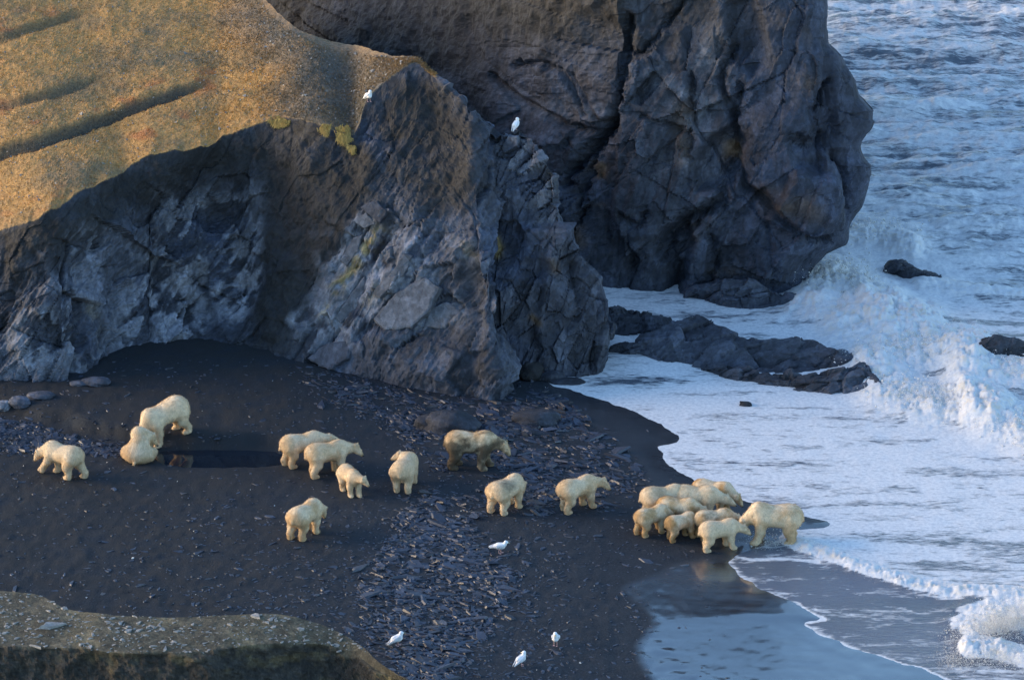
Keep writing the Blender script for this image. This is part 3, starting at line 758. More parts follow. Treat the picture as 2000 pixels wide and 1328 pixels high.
off = sstep(500, 300, py0) * sstep(1560, 1660, px0) + sstep(640, 420, py0) * sstep(1700, 1800, px0)
off = np.clip(off, 0, 1)
deep = np.clip(sstep(1.0, 9.0, d), 0, 1)
z = 0.0 + off * (0.40 * n_sw + 0.16 * n_ch + 0.05 * n_fr) + deep * 0.03 * n_ch + sstep(0.2, 2, d) * 0.006 * n_fr
z = z + 0.012 * fbm(X * 1.4, Y * 1.4, seed=511, oct=3) * sstep(0, 0.4, d)     # ragged run-up edge
for amp, yb, per in ((0.35, 100, 0), (0.30, 40, 0)):    # swell lines seen beyond the headland
    yy = yb + 40 * np.sin((px0 - 1600) / 260.0) - 0.09 * (px0 - 1600)
    z = z + amp * np.exp(-((py0 - yy) / 16) ** 2) * sstep(1580, 1640, px0)
foam = np.zeros_like(z)
foam = 0.57 + 0.14 * n_sw + 0.10 * sstep(120, 320, py0)
def setfoam(poly, val, soft):
    global foam
    m = region(px0 + 10 * n_ch, py0 + 7 * n_ch, poly, soft)
    foam = foam * (1 - m) + val * m
setfoam([(1640, -60), (2200, -60), (2200, 20), (1900, 30), (1640, 80)], 0.58, 15)
setfoam([(1680, 150), (2200, 90), (2200, 150), (1800, 160), (1690, 180)], 0.62, 10)
setfoam([(1720, 320), (1850, 330), (2200, 370), (2200, 470), (1700, 480)], 0.66, 20)
setfoam([(1650, 440), (1800, 440), (1850, 520), (1850, 600), (1650, 600)], 0.85, 20)
setfoam([(1780, 600), (2200, 590), (2200, 640), (1800, 660)], 0.66, 16)
setfoam([(1190, 560), (1620, 580), (1700, 660), (1700, 1000), (1640, 1040), (1200, 1000), (1040, 760), (1180, 700)], 0.74, 14)
setfoam([(1075, 735), (1750, 770), (2200, 830), (2300, 1060), (1560, 1045), (1400, 970), (1250, 850)], 0.75, 10)
setfoam([(1330, 610), (1560, 600), (1640, 630), (1600, 640), (1420, 640)], 0.62, 10)
setfoam([(1200, 690), (1260, 690), (1260, 745), (1150, 745)], 0.62, 10)
setfoam([(1560, 1048), (2200, 1055), (2200, 1160), (1900, 1150), (1750, 1125), (1620, 1080)], 0.66, 8)
setfoam([(1400, 1062), (1560, 1066), (1700, 1130), (1900, 1172), (2200, 1180), (2200, 1500), (1850, 1340), (1560, 1215), (1480, 1150)], 0.33, 8)
edge1 = [(1075, 750), (1150, 772), (1230, 800), (1300, 832), (1333, 858), (1312, 868), (1283, 872), (1298, 900), (1340, 930), (1400, 960), (1450, 978), (1500, 988), (1565, 1006), (1640, 1024)]
dd = seg_dist(px0 + 3 * n_fr, py0 + 3 * n_fr, edge1)[0]
foam = np.maximum(foam, 1.05 * np.exp(-(dd / 5) ** 2))
edge2 = [(1425, 1098), (1438, 1118), (1482, 1150), (1560, 1178), (1578, 1195), (1612, 1210), (1566, 1215), (1592, 1236), (1690, 1275), (1800, 1306), (1850, 1328), (1960, 1380)]
dd = seg_dist(px0 + 3 * n_fr, py0 + 3 * n_fr, edge2)[0]
foam = np.maximum(foam, 0.92 * np.exp(-(dd / 4.5) ** 2) * sstep(1440, 1600, px0 + 20 * n_ch))
for ln, a in (([(1420, 1085), (1470, 1092), (1540, 1090), (1600, 1098)], 0.8), ([(1500, 1165), (1590, 1190), (1700, 1215), (1900, 1250)], 0.45), ([(1650, 1150), (1800, 1200), (1900, 1215)], 0.45)):
    foam = np.maximum(foam, a * np.exp(-(seg_dist(px0 + 6 * n_ch, py0 + 5 * n_ch, ln)[0] / 3.5) ** 2))
# the broken bore, breakers and splashes: ridge line (photo px), height, half width px, froth
froth = np.zeros_like(z)
for ln, hgt, wd, fr_ in [
    ([(1540, 1058), (1600, 1078), (1660, 1102), (1720, 1122), (1780, 1140), (1840, 1152), (1900, 1158), (2000, 1165), (2200, 1180)], 0.20, 12, 0.8),
    ([(1590, 585), (1625, 560), (1665, 575), (1720, 610)], 0.75, 40, 1.0), ([(1640, 640), (1720, 650), (1800, 640)], 0.55, 34, 1.0), ([(1700, 715), (1760, 700), (1830, 690), (1890, 700)], 0.68, 42, 1.0),
    ([(1720, 770), (1800, 790), (1880, 800), (1930, 820)], 0.5, 34, 1.0), ([(1880, 735), (1950, 735), (2040, 740), (2200, 760)], 0.6, 36, 0.9), ([(1905, 800), (1950, 820), (2000, 850), (2080, 880), (2200, 900)], 0.5, 36, 0.9),
    ([(1800, 560), (1900, 575), (2100, 590)], 0.35, 14, 0.5), ([(1900, 1225), (1960, 1205), (2030, 1215), (2150, 1240)], 0.28, 34, 0.7), ([(1890, 1272), (1950, 1275), (2050, 1300), (2200, 1330)], 0.35, 16, 1.0), ([(1650, 470), (1720, 470), (1780, 490)], 0.45, 22, 0.9)]:
    q, par, sd = seg_dist(px0 + 10 * n_ch, py0 + 6 * n_ch, ln)
    w = np.where(sd > 0, wd * 0.95, wd * 1.3)         # steeper towards the shore
    e = np.exp(-(q / w) ** 2)
    z = z + hgt * e * (0.85 + 0.15 * n_rd)
    froth = np.maximum(froth, fr_ * e)
z = z + froth * (0.08 * n_rd + 0.07 * n_rf + 0.05 * -fbm(X * 8, Y * 8, seed=507, oct=3, ridged=True))
foam = np.maximum(foam, 1.12 * sstep(0.12, 0.5, froth))
foam = foam - 0.10 * sstep(0.3, 0.0, froth) * 0
P[..., 2] = z
SEA_Z = z
me = mesh_np('sea', P.reshape(-1, 3), grid_faces(len(sy), len(sx))[:, ::-1], smooth=True)
attr_f(me, 'foam', foam); attr_f(me, 'froth', np.clip(froth, 0, 1))
thin = sstep(1062, 1090, py0) * sstep(8, 2.0, d)
attr_f(me, 'thin', np.clip(thin, 0, 1))
def mat_sea():
    t = NT('sea_water_and_foam')
    rot = R(9)
    p = t.pos((0.32, 1.35, 1), (0, 0, rot)); pf = t.pos((1.5, 5.0, 1.6), (0, 0, rot)); pu = t.pos((1, 1, 1))
    wv = t.n('TexNoise'); wv.inputs['Scale'].default_value = 1.1; wv.inputs['Detail'].default_value = 2; t.l(pu, wv.inputs['Vector'])
    wr = t.n('VectorMath', operation='MULTIPLY_ADD'); t.l(wv.outputs['Color'], wr.inputs[0]); wr.inputs[1].default_value = (0.9, 0.9, 0.9); t.l(p, wr.inputs[2])
    n1 = t.noise(1.0, 6, 0.62, wr.outputs[0]); n2 = t.noise(1.5, 5, 0.65, pf)
    n = t.math('ADD', t.math('MULTIPLY', n1, 0.62), t.math('MULTIPLY', n2, 0.38))
    nn = t.maprange(n, 0.30, 0.70, 0.0, 1.0, False)
    thr = t.math('SUBTRACT', 1.0, t.attr('foam'))
    f = t.maprange(nn, t.math('SUBTRACT', thr, 0.14), t.math('ADD', thr, 0.24))
    thinf = t.attr('thin')
    water = t.mix(thinf, (0.088, 0.104, 0.128), (0.13, 0.145, 0.18))
    water = t.mix(t.maprange(t.noise(0.25, 3, 0.5, p), 0.35, 0.65), water, (0.11, 0.125, 0.145))
    fo = t.mix(t.maprange(t.noise(7, 4, 0.7, pu), 0.3, 0.7), (0.56, 0.565, 0.57), (0.79, 0.775, 0.75))
    fo = t.mix(t.math('MULTIPLY', t.attr('froth'), t.maprange(t.noise(3.5, 5, 0.7, pu), 0.45, 0.68)), fo, (0.60, 0.53, 0.42))
    t.set('Base Color', t.mix(f, water, fo))
    rr = t.n('Mix', data_type='FLOAT'); t.l(f, rr.inputs[0]); rr.inputs[2].default_value = 0.16; rr.inputs[3].default_value = 0.75
    t.set('Roughness', rr.outputs[0]); t.set('IOR', 1.33)
    rip = t.math('ADD', t.noise(3.0, 4, 0.6, t.pos((0.8, 2.4, 1), (0, 0, rot))), t.math('MULTIPLY', t.noise(18, 3, 0.6, pu), 0.4))
    t.bump(t.math('ADD', t.math('MULTIPLY', rip, t.math('SUBTRACT', 1.15, f)), t.math('MULTIPLY', f, 0.3)), 0.5, 0.08)
    return t.m
M_SEA = mat_sea()
tag(link('sea', me, M_SEA), 'foam-streaked sea washing up the beach', kind='structure')

# ------------------------------------------------------------ spray and froth thrown up by the breakers: nobody could count it
def spray_cloud(line, hgt, spread_px, n, size, seed, up=1.0):
    r = np.random.default_rng(seed)
    line = np.array(line, float)
    t = r.uniform(0, len(line) - 1, n); i = np.minimum(t.astype(int), len(line) - 2); f = (t - i)[:, None]
    c = line[i] * (1 - f) + line[i + 1] * f
    clump = fbm(c[:, 0] * 0.05, c[:, 1] * 0.05, seed=seed, oct=3) * 0.5 + 0.75
    c = c + r.normal(0, 1, (n, 2)) * spread_px * np.array([1.2, 0.8])
    B = W(c[:, 0], c[:, 1], 0.0)
    h = hgt * clump * (r.beta(1.1, 2.2, n)) * up
    if up < 1: h = h / up * np.clip(0.15 + t / (len(line) - 1), 0.15, 1)
    B[:, 2] = h - 0.02
    B[:, :2] += r.normal(0, 0.18, (n, 2))
    s = 0.52 * size * (0.3 + r.gamma(1.5, 0.5, n)) * np.where(h > hgt * 0.6, 0.5, 1)
    return B, s
OCT_V = np.array([(1, 1, 1), (1, -1, -1), (-1, 1, -1), (-1, -1, 1)], float)
OCT_F = np.array([(0, 1, 2), (0, 3, 1), (0, 2, 3), (1, 3, 2)])
def blobs(C, S, seed):
    r = np.random.default_rng(seed)
    n = len(C)
    A = r.normal(0, 1, (n, 3, 3)); Q = np.linalg.qr(A)[0]
    sc = 0.72 * S[:, None] * r.uniform(0.6, 1.4, (n, 3))
    V = (OCT_V[None] * sc[:, None, :]) @ Q + C[:, None, :]
    Fc = OCT_F[None] + 4 * np.arange(n)[:, None, None]
    return V.reshape(-1, 3), Fc.reshape(-1, 3)
Cs, Ss = [], []
for a in [([(1592, 575), (1620, 550), (1660, 560), (1700, 590)], 1.75, 16, 9000, 0.022, 1), ([(1650, 620), (1720, 640), (1800, 640)], 0.95, 20, 7000, 0.022, 2), ([(1690, 720), (1760, 690), (1840, 690), (1900, 700)], 1.25, 22, 13000, 0.024, 3),
          ([(1720, 765), (1800, 785), (1890, 800)], 0.9, 16, 9000, 0.022, 4), ([(1880, 735), (1960, 735), (2060, 745)], 1.25, 14, 7000, 0.022, 5), ([(1890, 795), (1940, 820), (2000, 850), (2090, 885)], 0.95, 18, 9000, 0.02, 6),
          ([(1880, 1250), (1930, 1240), (1985, 1225), (2060, 1210), (2140, 1215)], 2.4, 15, 20000, 0.011, 7, 0.5), ([(1850, 1290), (1920, 1284), (2000, 1290), (2080, 1305)], 0.8, 11, 9000, 0.010, 8, 0.6), ([(1545, 1062), (1600, 1080), (1700, 1116), (1800, 1144), (1900, 1160), (2000, 1166)], 0.30, 7, 3500, 0.012, 9),
          ([(1640, 460), (1700, 455), (1790, 480)], 1.0, 18, 5000, 0.02, 10), ([(1600, 590), (1640, 610)], 0.8, 14, 3000, 0.02, 11), ([(1470, 1055), (1500, 1058), (1545, 1054)], 0.28, 8, 900, 0.014, 12)]:
    a = list(a); a[3] = int(a[3] * (1.9 if a[5] in (7, 8) else 0.85)); c_, s_ = spray_cloud(*a)
    Cs.append(c_); Ss.append(s_)
    a[3] = int(a[3] * 0.22); a[1] *= 0.6; a[4] *= (1.6 if a[5] in (7, 8) else 2.0); a[5] += 50; c_, s_ = spray_cloud(*a); Cs.append(c_); Ss.append(s_)
V, Fc = blobs(np.concatenate(Cs), np.concatenate(Ss), 77)
me = mesh_np('sea_spray', V, Fc, smooth=True)
def mat_spray():
    t = NT('white_spray')
    df = t.n('BsdfDiffuse'); df.inputs['Color'].default_value = (0.94, 0.92, 0.88, 1)
    tr = t.n('BsdfTranslucent'); tr.inputs['Color'].default_value = (0.94, 0.92, 0.88, 1)
    mx = t.n('MixShader'); mx.inputs[0].default_value = 0.5
    t.l(df, mx.inputs[1]); t.l(tr, mx.inputs[2])
    t.t.nodes.remove(t.b)
    t.l(mx, t.t.nodes['Material Output'].inputs['Surface'])
    return t.m
tag(link('sea_spray', me, mat_spray()), 'white spray and froth thrown up by the breakers', 'spray', kind='stuff')

# ------------------------------------------------------------ rocks standing in the surf
def reef(name, label, cat, base, crest, zs, seed, back=1.6, facet=0.35, group=None, tone=GREY * 0.95, nu=150, lean_y=None):
    """base and crest: photo-pixel polylines with the same number of points; crest at heights zs above the sea"""
    ctrl = []
    for (bx, by), (cx, cy), zc in zip(base, crest, zs):
        b = W(bx, by, -0.02); c = W(cx, cy, zc)
        if c[1] < b[1] + 0.25: c = at_y(cx, cy, b[1] + 0.25)
        ctrl.append([b + np.array([0, -0.25, -0.7]), b, b * 0.45 + c * 0.55 + np.array([0, -0.10, 0.10]), c, c + np.array([0, back * 0.5, -0.35 * max(c[2], 0.1)]), np.array([c[0], c[1] + back, -0.7])])
    ctrl = np.array(ctrl).transpose(1, 0, 2)
    # close both ends by sinking them
    first = ctrl[:, :1].copy(); last = ctrl[:, -1:].copy()
    first[:, :, 2] = -0.75; last[:, :, 2] = -0.75; first[:, :, 0] -= 0.15; last[:, :, 0] += 0.15
    ctrl = np.concatenate([first, ctrl, last], 1)
    nv = max(8, nu // 9)
    P, tv = resample_rows(ctrl, nu, [4, nv, nv, nv // 2 + 2, nv // 2 + 2])
    N = normals_grid(P)
    if N[P.shape[0] // 2, nu // 2, 2] < 0: N = -N
    u, v = P[..., 0], P[..., 1] * 0.7 + P[..., 2]
    f1, c1 = facets(u, v, 1.1, 30, 1.5, seed, 1.5); f2, c2 = facets(u, v, 0.42, 24, 1.8, seed + 1, 1.4); f3, _ = facets(u, v, 0.16, 24, 1.8, seed + 2)
    disp = facet * (0.7 * f1 + 0.4 * f2 + 0.16 * f3 - 0.2 * sstep(0.08, 0, c1)) + 0.10 * fbm(u, v, P[..., 2], seed=seed + 5, oct=4)
    disp *= sstep(-0.6, 0.2, P[..., 2])
    P2 = P + N * disp[..., None]
    me = mesh_np(name, P2.reshape(-1, 3), grid_faces(*P.shape[:2]))
    tint = np.broadcast_to(tone, P.shape).copy() * (1 + 0.4 * f1 + 0.3 * f2)[..., None]
    attr_c(me, 'tint', np.clip(tint, 0.01, 1))
    o = link(name, me, M_ROCK)
    tag(o, label, cat, group)
    return o
reef('reef_rock', 'long grey reef rock with a peaked crest in the foamy cove', 'rock',
     [(1238, 690), (1290, 706), (1350, 716), (1420, 726), (1480, 728), (1540, 730), (1600, 726), (1650, 722), (1692, 716)],
     [(1240, 668), (1290, 640), (1366, 614), (1420, 646), (1480, 668), (1545, 661), (1592, 664), (1640, 690), (1688, 708)], [0.35, 0.75, 1.0, 0.8, 0.65, 0.75, 0.75, 0.55, 0.2], 610, 1.4, facet=0.26)
reef('reef_rock', 'low flat front reef ledge washed by foam, ending in a pointed knob', 'rock',
     [(1362, 724), (1410, 738), (1470, 752), (1540, 764), (1600, 770), (1660, 768), (1700, 768), (1740, 784)],
     [(1364, 716), (1410, 712), (1470, 716), (1540, 726), (1600, 728), (1660, 720), (1690, 706), (1718, 748)], [0.1, 0.3, 0.45, 0.45, 0.5, 0.6, 0.75, 0.25], 620, 0.9)
reef('reef_rock', 'dark rock shelf at the foot of the slate spur, behind the peaked reef', 'rock',
     [(1186, 650), (1230, 656), (1280, 650), (1330, 640)], [(1186, 600), (1230, 602), (1280, 616), (1330, 632)], [0.75, 0.7, 0.5, 0.15], 630, 1.0, tone=GREY * 0.7, nu=80)
reef('reef_rock', 'small dark block wedged between spur and reef', 'rock',
     [(1188, 690), (1215, 692), (1250, 690)], [(1190, 672), (1220, 664), (1248, 668)], [0.3, 0.4, 0.3], 635, 0.7, tone=GREY * 0.55, nu=60)
reef('ledge_rock', 'cracked grey ledge at the water line of the headland', 'rock',
     [(1338, 584), (1380, 590), (1420, 600), (1470, 604), (1520, 600), (1570, 602), (1612, 606)], [(1340, 566), (1380, 556), (1420, 548), (1470, 552), (1520, 570), (1570, 584), (1610, 594)], [0.4, 0.6, 0.85, 0.85, 0.55, 0.35, 0.2], 640, 1.4, nu=120)
reef('sea_rock', 'pointed dark rock awash beyond the headland splash', 'rock',
     [(1728, 536), (1752, 542), (1780, 546), (1812, 548), (1835, 550)], [(1732, 520), (1748, 510), (1775, 516), (1805, 532), (1832, 546)], [0.35, 0.6, 0.5, 0.3, 0.08], 650, 0.9, nu=80, tone=GREY * 0.7)
reef('sea_rock', 'smooth rounded dark rock rising out of the breaking surf', 'rock',
     [(1886, 702), (1910, 712), (1950, 716), (2000, 712), (2060, 706), (2120, 706)], [(1890, 688), (1912, 662), (1945, 657), (1990, 668), (2050, 690), (2110, 700)], [0.4, 0.85, 1.0, 0.8, 0.4, 0.2], 660, 1.2, facet=0.15, nu=120, tone=GREY * 0.65)
reef('sea_rock', 'tiny dark stone poking through the white foam sheet', 'rock', [(1442, 794), (1455, 796), (1470, 795)], [(1444, 786), (1453, 782), (1468, 788)], [0.08, 0.16, 0.08], 670, 0.3, facet=0.08, nu=40, tone=GREY * 0.5)
reef('reef_rock', 'narrow dark ledge between foam streaks off the headland foot', 'rock', [(1575, 622), (1610, 630), (1655, 642)], [(1577, 620), (1610, 625), (1652, 638)], [0.06, 0.12, 0.05], 675, 0.4, facet=0.08, nu=50, tone=GREY * 0.6)
# ------------------------------------------------------------ animals: one continuous skin grown from a blended skeleton
def surface_nets(D, org, h):
    """quads of the zero surface of a distance grid"""
    nx, ny, nz = D.shape
    S = D < 0
    c = np.zeros((nx - 1, ny - 1, nz - 1), int)
    corners = [(i, j, k) for i in (0, 1) for j in (0, 1) for k in (0, 1)]
    for i, j, k in corners: c += S[i:nx - 1 + i, j:ny - 1 + j, k:nz - 1 + k]
    act = (c > 0) & (c < 8)
    idx = np.full(act.shape, -1); ii = np.argwhere(act); idx[act] = np.arange(len(ii))
    acc = np.zeros((len(ii), 3)); cnt = np.zeros(len(ii))
    for a in corners:
        for ax in range(3):
            if a[ax]: continue
            b = list(a); b[ax] = 1
            da = D[ii[:, 0] + a[0], ii[:, 1] + a[1], ii[:, 2] + a[2]]; db = D[ii[:, 0] + b[0], ii[:, 1] + b[1], ii[:, 2] + b[2]]
            m = (da < 0) != (db < 0)
            t = np.where(m, da / np.where(m, da - db, 1), 0)
            p = np.tile(np.array(a, float), (len(ii), 1)); p[:, ax] += t
            acc += p * m[:, None]; cnt += m
    V = org + h * (ii + acc / cnt[:, None])
    quads = []
    for ax in range(3):
        o1, o2 = [(1, 2), (2, 0), (0, 1)][ax]
        sl = [slice(None)] * 3; sl2 = [slice(None)] * 3
        sl[ax] = slice(0, -1); sl2[ax] = slice(1, None)
        A = S[tuple(sl)]; B = S[tuple(sl2)]
        e = np.argwhere(A != B)
        e = e[(e[:, o1] > 0) & (e[:, o2] > 0) & (e[:, o1] < D.shape[o1] - 1) & (e[:, o2] < D.shape[o2] - 1)]
        flip = ~A[e[:, 0], e[:, 1], e[:, 2]]
        q = []
        for d1, d2 in ((0, 0), (1, 0), (1, 1), (0, 1)):
            f = e.copy(); f[:, o1] -= d1; f[:, o2] -= d2
            q.append(idx[f[:, 0], f[:, 1], f[:, 2]])
        q = np.stack(q, 1)
        q[flip] = q[flip][:, ::-1]
        quads.append(q[:, ::-1])
    Q = np.concatenate(quads)
    return V, Q[(Q >= 0).all(1)]
def cone(Pt, a, b, ra, rb, sq=None):
    a = np.asarray(a, float); b = np.asarray(b, float)
    if sq is not None:
        Pt = Pt * np.array([1, sq, 1]); a = a * np.array([1, sq, 1]); b = b * np.array([1, sq, 1])
    ba = b - a; L = (ba @ ba) + 1e-9
    t = np.clip(((Pt - a) @ ba) / L, 0, 1)
    dd = np.linalg.norm(Pt - a - t[..., None] * ba, axis=-1)
    return dd - (ra + (rb - ra) * t)
def ell(Pt, c, r):
    c = np.asarray(c, float); r = np.asarray(r, float)
    q = (Pt - c) / r
    k = np.linalg.norm(q, axis=-1)
    return (k - 1) * r.min()
def smin(a, b, k):
    h = np.clip(0.5 + 0.5 * (b - a) / k, 0, 1)
    return b * (1 - h) + a * h - k * h * (1 - h)
def rotv(v, yaw, pitch):
    """unit vector for yaw (left +) and pitch (up +), degrees"""
    return np.array([math.cos(R(yaw)) * math.cos(R(pitch)), math.sin(R(yaw)) * math.cos(R(pitch)), math.sin(R(pitch))])

def mat_fur():
    t = NT('polar_bear_fur')
    tc = t.n('TexCoord')
    mp = t.n('Mapping'); t.l(tc.outputs['Object'], mp.inputs['Vector']); mp.inputs['Scale'].default_value = (9, 22, 5)
    n1 = t.noise(1.0, 5, 0.7, mp.outputs[0])
    mp2 = t.n('Mapping'); t.l(tc.outputs['Object'], mp2.inputs['Vector']); mp2.inputs['Scale'].default_value = (26, 40, 14)
    n2 = t.noise(1.0, 4, 0.7, mp2.outputs[0])
    col = t.attr('tint', True)
    k = t.math('MULTIPLY', t.maprange(n1, 0.3, 0.7, 0.76, 1.16, False), t.maprange(n2, 0.3, 0.7, 0.8, 1.16, False))
    cmb = t.n('CombineColor'); [t.l(k, cmb.inputs[i]) for i in range(3)]
    t.set('Base Color', t.mix(1.0, col, cmb.outputs[0], 'MULTIPLY'))
    t.set('Roughness', 0.85); t.set('Specular IOR Level', 0.15)
    t.set('Sheen Weight', 0.08); t.set('Sheen Roughness', 0.5); t.set('Sheen Tint', (1.0, 0.9, 0.72, 1))
    t.bump(t.math('ADD', n1, t.math('MULTIPLY', n2, 0.6)), 0.35, 0.025)
    return t.m
def mat_plain(name, col, rough=0.5):
    t = NT(name)
    n = t.noise(40, 3, 0.6, t.pos())
    t.set('Base Color', t.mix(t.maprange(n, 0.3, 0.7), tuple(c * 0.85 for c in col), col)); t.set('Roughness', rough)
    return t.m
M_FUR = mat_fur(); M_NOSE = mat_plain('wet_black_nose', (0.012, 0.011, 0.011), 0.3); M_EYE = mat_plain('dark_brown_eye', (0.010, 0.008, 0.007), 0.12)
def ball(name, mat, parent, loc, r, rot=None):
    bm = bmesh.new(); bmesh.ops.create_icosphere(bm, subdivisions=2, radius=1.0)
    for vv in bm.verts: vv.co = Vector((vv.co.x * r[0], vv.co.y * r[1], vv.co.z * r[2]))
    for f in bm.faces: f.smooth = True
    me = bpy.data.meshes.new(name); bm.to_mesh(me); bm.free()
    o = link(name, me, mat, parent); o.location = loc
    if rot is not None: o.rotation_euler = rot
    return o
CREAM = np.array([0.82, 0.645, 0.425]); STAIN = np.array([0.56, 0.33, 0.13]); MUD = np.array([0.115, 0.085, 0.055])

def polar_bear(label, px, py, heading, scale=1.0, neck=(0, -8), head=(0, -22), neck_len=1.0, feet=None, girth=1.0, sit=False, mud=0.0, stain=0.35, seed=1, group=None, lift=None, arch=0.0, sink=0.0, backmud=0.0, extra_z=0.0):
    g = girth
    scale = scale * 0.865; g = g * 1.04
    feet = feet or {}
    prim = []                                          # (distance function args, blend)
    if not sit:
        hip = np.array([-0.52, 0, 0.80]); sho = np.array([0.46, 0, 0.80])
        prim += [('e', (-0.50, 0, 0.95 + arch), (0.45, 0.395 * g, 0.385), 0.12), ('e', (-0.12, 0, 0.93 + arch * 0.8), (0.60, 0.40 * g, 0.345), 0.15), ('e', (0.40, 0, 0.93), (0.39, 0.34 * g, 0.385), 0.14),
                 ('c', (0.28, 0, 1.12), (0.55, 0, 1.12), 0.20, 0.17, 0.14), ('c', (-0.89, 0, 0.90), (-0.95, 0, 0.80), 0.06, 0.045, 0.08)]
        for nm, sx_, sy_ in (('FL', 1, 1), ('FR', 1, -1), ('HL', -1, 1), ('HR', -1, -1)):
            fx, fy, fz = feet.get(nm, (0, 0, 0))
            if sx_ > 0:
                a = np.array([0.44, 0.19 * g * sy_, 0.86]); kn = np.array([0.42 + fx * 0.45, 0.215 * g * sy_ + fy * 0.5, 0.50 + fz * 0.6]); w = np.array([0.46 + fx, 0.205 * g * sy_ + fy, 0.16 + fz]); p = np.array([0.52 + fx, 0.205 * g * sy_ + fy, 0.065 + fz * 0.85]); toe = p + np.array([0.09, 0, -0.01])
                rr = (0.21, 0.146, 0.110, 0.112, 0.092)
            else:
                a = np.array([-0.56, 0.20 * g * sy_, 0.85]); kn = np.array([-0.50 + fx * 0.5, 0.225 * g * sy_ + fy * 0.5, 0.54 + fz * 0.6]); w = np.array([-0.64 + fx, 0.215 * g * sy_ + fy, 0.24 + fz]); p = np.array([-0.61 + fx, 0.215 * g * sy_ + fy, 0.07 + fz * 0.85]); toe = p + np.array([0.13, 0, -0.012])
                rr = (0.295, 0.188, 0.120, 0.118, 0.095)
            prim += [('c', a, kn, rr[0], rr[1], 0.10), ('c', kn, w, rr[1], rr[2], 0.07), ('c', w, p, rr[2], rr[3], 0.05), ('c', p, toe, rr[3], rr[4], 0.04)]
        n0 = np.array([0.60, 0, 1.03])
    else:                                              # sitting on the haunches, back upright
        prim += [('e', (-0.10, 0, 0.34), (0.48, 0.56 * g, 0.40), 0.12), ('e', (0.06, 0, 0.58), (0.40, 0.38 * g, 0.44), 0.16), ('c', (0.10, 0, 0.55), (0.38, 0, 0.96), 0.36, 0.25, 0.14), ('c', (-0.5, 0, 0.16), (-0.60, 0, 0.10), 0.07, 0.05, 0.06)]
        for sy_ in (1, -1):
            prim += [('c', (-0.02, 0.40 * sy_, 0.32), (0.42, 0.48 * sy_, 0.28), 0.30, 0.19, 0.08), ('c', (0.42, 0.46 * sy_, 0.28), (0.55, 0.44 * sy_, 0.10), 0.17, 0.11, 0.06), ('c', (0.55, 0.44 * sy_, 0.09), (0.78, 0.46 * sy_, 0.09), 0.105, 0.08, 0.05),
                     ('c', (0.45, 0.22 * sy_, 0.90), (0.60, 0.26 * sy_, 0.52), 0.20, 0.14, 0.10), ('c', (0.60, 0.26 * sy_, 0.52), (0.66, 0.22 * sy_, 0.12), 0.135, 0.11, 0.06), ('c', (0.66, 0.22 * sy_, 0.08), (0.76, 0.22 * sy_, 0.07), 0.105, 0.08, 0.04)]
        n0 = np.array([0.42, 0, 0.98])
    nd = rotv(None, *neck); hd = rotv(None, neck[0] + head[0], head[1])
    n1 = n0 + nd * 0.47 * neck_len
    side = np.array([-math.sin(R(neck[0] + head[0])), math.cos(R(neck[0] + head[0])), 0]); upv = np.cross(hd, side); upv = upv if upv[2] > 0 else -upv
    h0 = n1 + hd * 0.03; h1 = n1 + hd * 0.22 - upv * 0.015; h2 = n1 + hd * 0.39 - upv * 0.05
    prim += [('c', n0 - nd * 0.12, n1, 0.285, 0.165, 0.12), ('c', h0, h1, 0.168, 0.118, 0.06), ('c', h1, h2, 0.105, 0.068, 0.05)]
    for s_ in (1, -1):
        er = n1 - hd * 0.02 + side * 0.125 * s_ + upv * 0.125
        prim += [('c', er, er + upv * 0.045 + side * 0.01 * s_, 0.048, 0.036, 0.03)]
    h = 0.041
    lo = np.array([-1.15, -0.85, -0.06]); hi = np.array([1.75, 0.85, 1.65])
    for q in prim:                                     # fit the box to the pose
        if q[0] == 'c':
            for pt, rad in ((q[1], q[3]), (q[2], q[4])): lo = np.minimum(lo, np.asarray(pt) - rad - 0.08); hi = np.maximum(hi, np.asarray(pt) + rad + 0.08)
    lo[2] = -0.08
    ns = np.ceil((hi - lo) / h).astype(int)
    gx_, gy_, gz_ = [lo[i] + h * np.arange(ns[i]) for i in range(3)]
    G = np.stack(np.meshgrid(gx_, gy_, gz_, indexing='ij'), -1)
    D = None
    for q in prim:
        dd = ell(G, q[1], q[2]) if q[0] == 'e' else cone(G, q[1], q[2], q[3], q[4])
        k = q[-1]
        D = dd if D is None else smin(D, dd, k)
    r_ = seed * 13.7
    D = D + 0.008 * fbm(G[..., 0] * 2.6 + r_, G[..., 1] * 2.6, G[..., 2] * 2.6, seed=seed, oct=2) + 0.004 * fbm(G[..., 0] * 8 + r_, G[..., 1] * 12, G[..., 2] * 6, seed=seed + 3, oct=2)
    D = np.maximum(D, 0.0 - G[..., 2])                 # soles flat on the ground
    V, Q = surface_nets(D, lo, h)
    # fine shaggy relief
    nr = vnoise(V[:, 0] * 30 + r_, V[:, 1] * 30, V[:, 2] * 18, seed=seed + 9) - 0.5
    cen = np.stack([np.clip(V[:, 0], -0.7, 0.6), V[:, 1] * 0.2, np.full(len(V), 0.6)], 1)
    dirv = V - cen; dirv /= np.linalg.norm(dirv, axis=1, keepdims=True) + 1e-6
    V = V + dirv * (nr * 0.0 * sstep(0.05, 0.2, V[:, 2]))[:, None]
    root = bpy.data.objects.new('polar_bear', None); COL.objects.link(root)
    me = mesh_np('body', V, Q, smooth=True)
    x, y, z = V.T
    t = np.tile(CREAM, (len(V), 1))
    nn = fbm(x * 2.5 + r_, y * 2.5, z * 2.5, seed=seed + 20, oct=4); n3 = fbm(x * 7 + r_, y * 9, z * 6, seed=seed + 21, oct=3)
    rump = sstep(-0.45, -0.95, x) if not sit else sstep(0.9, 0.2, z) * 0.3
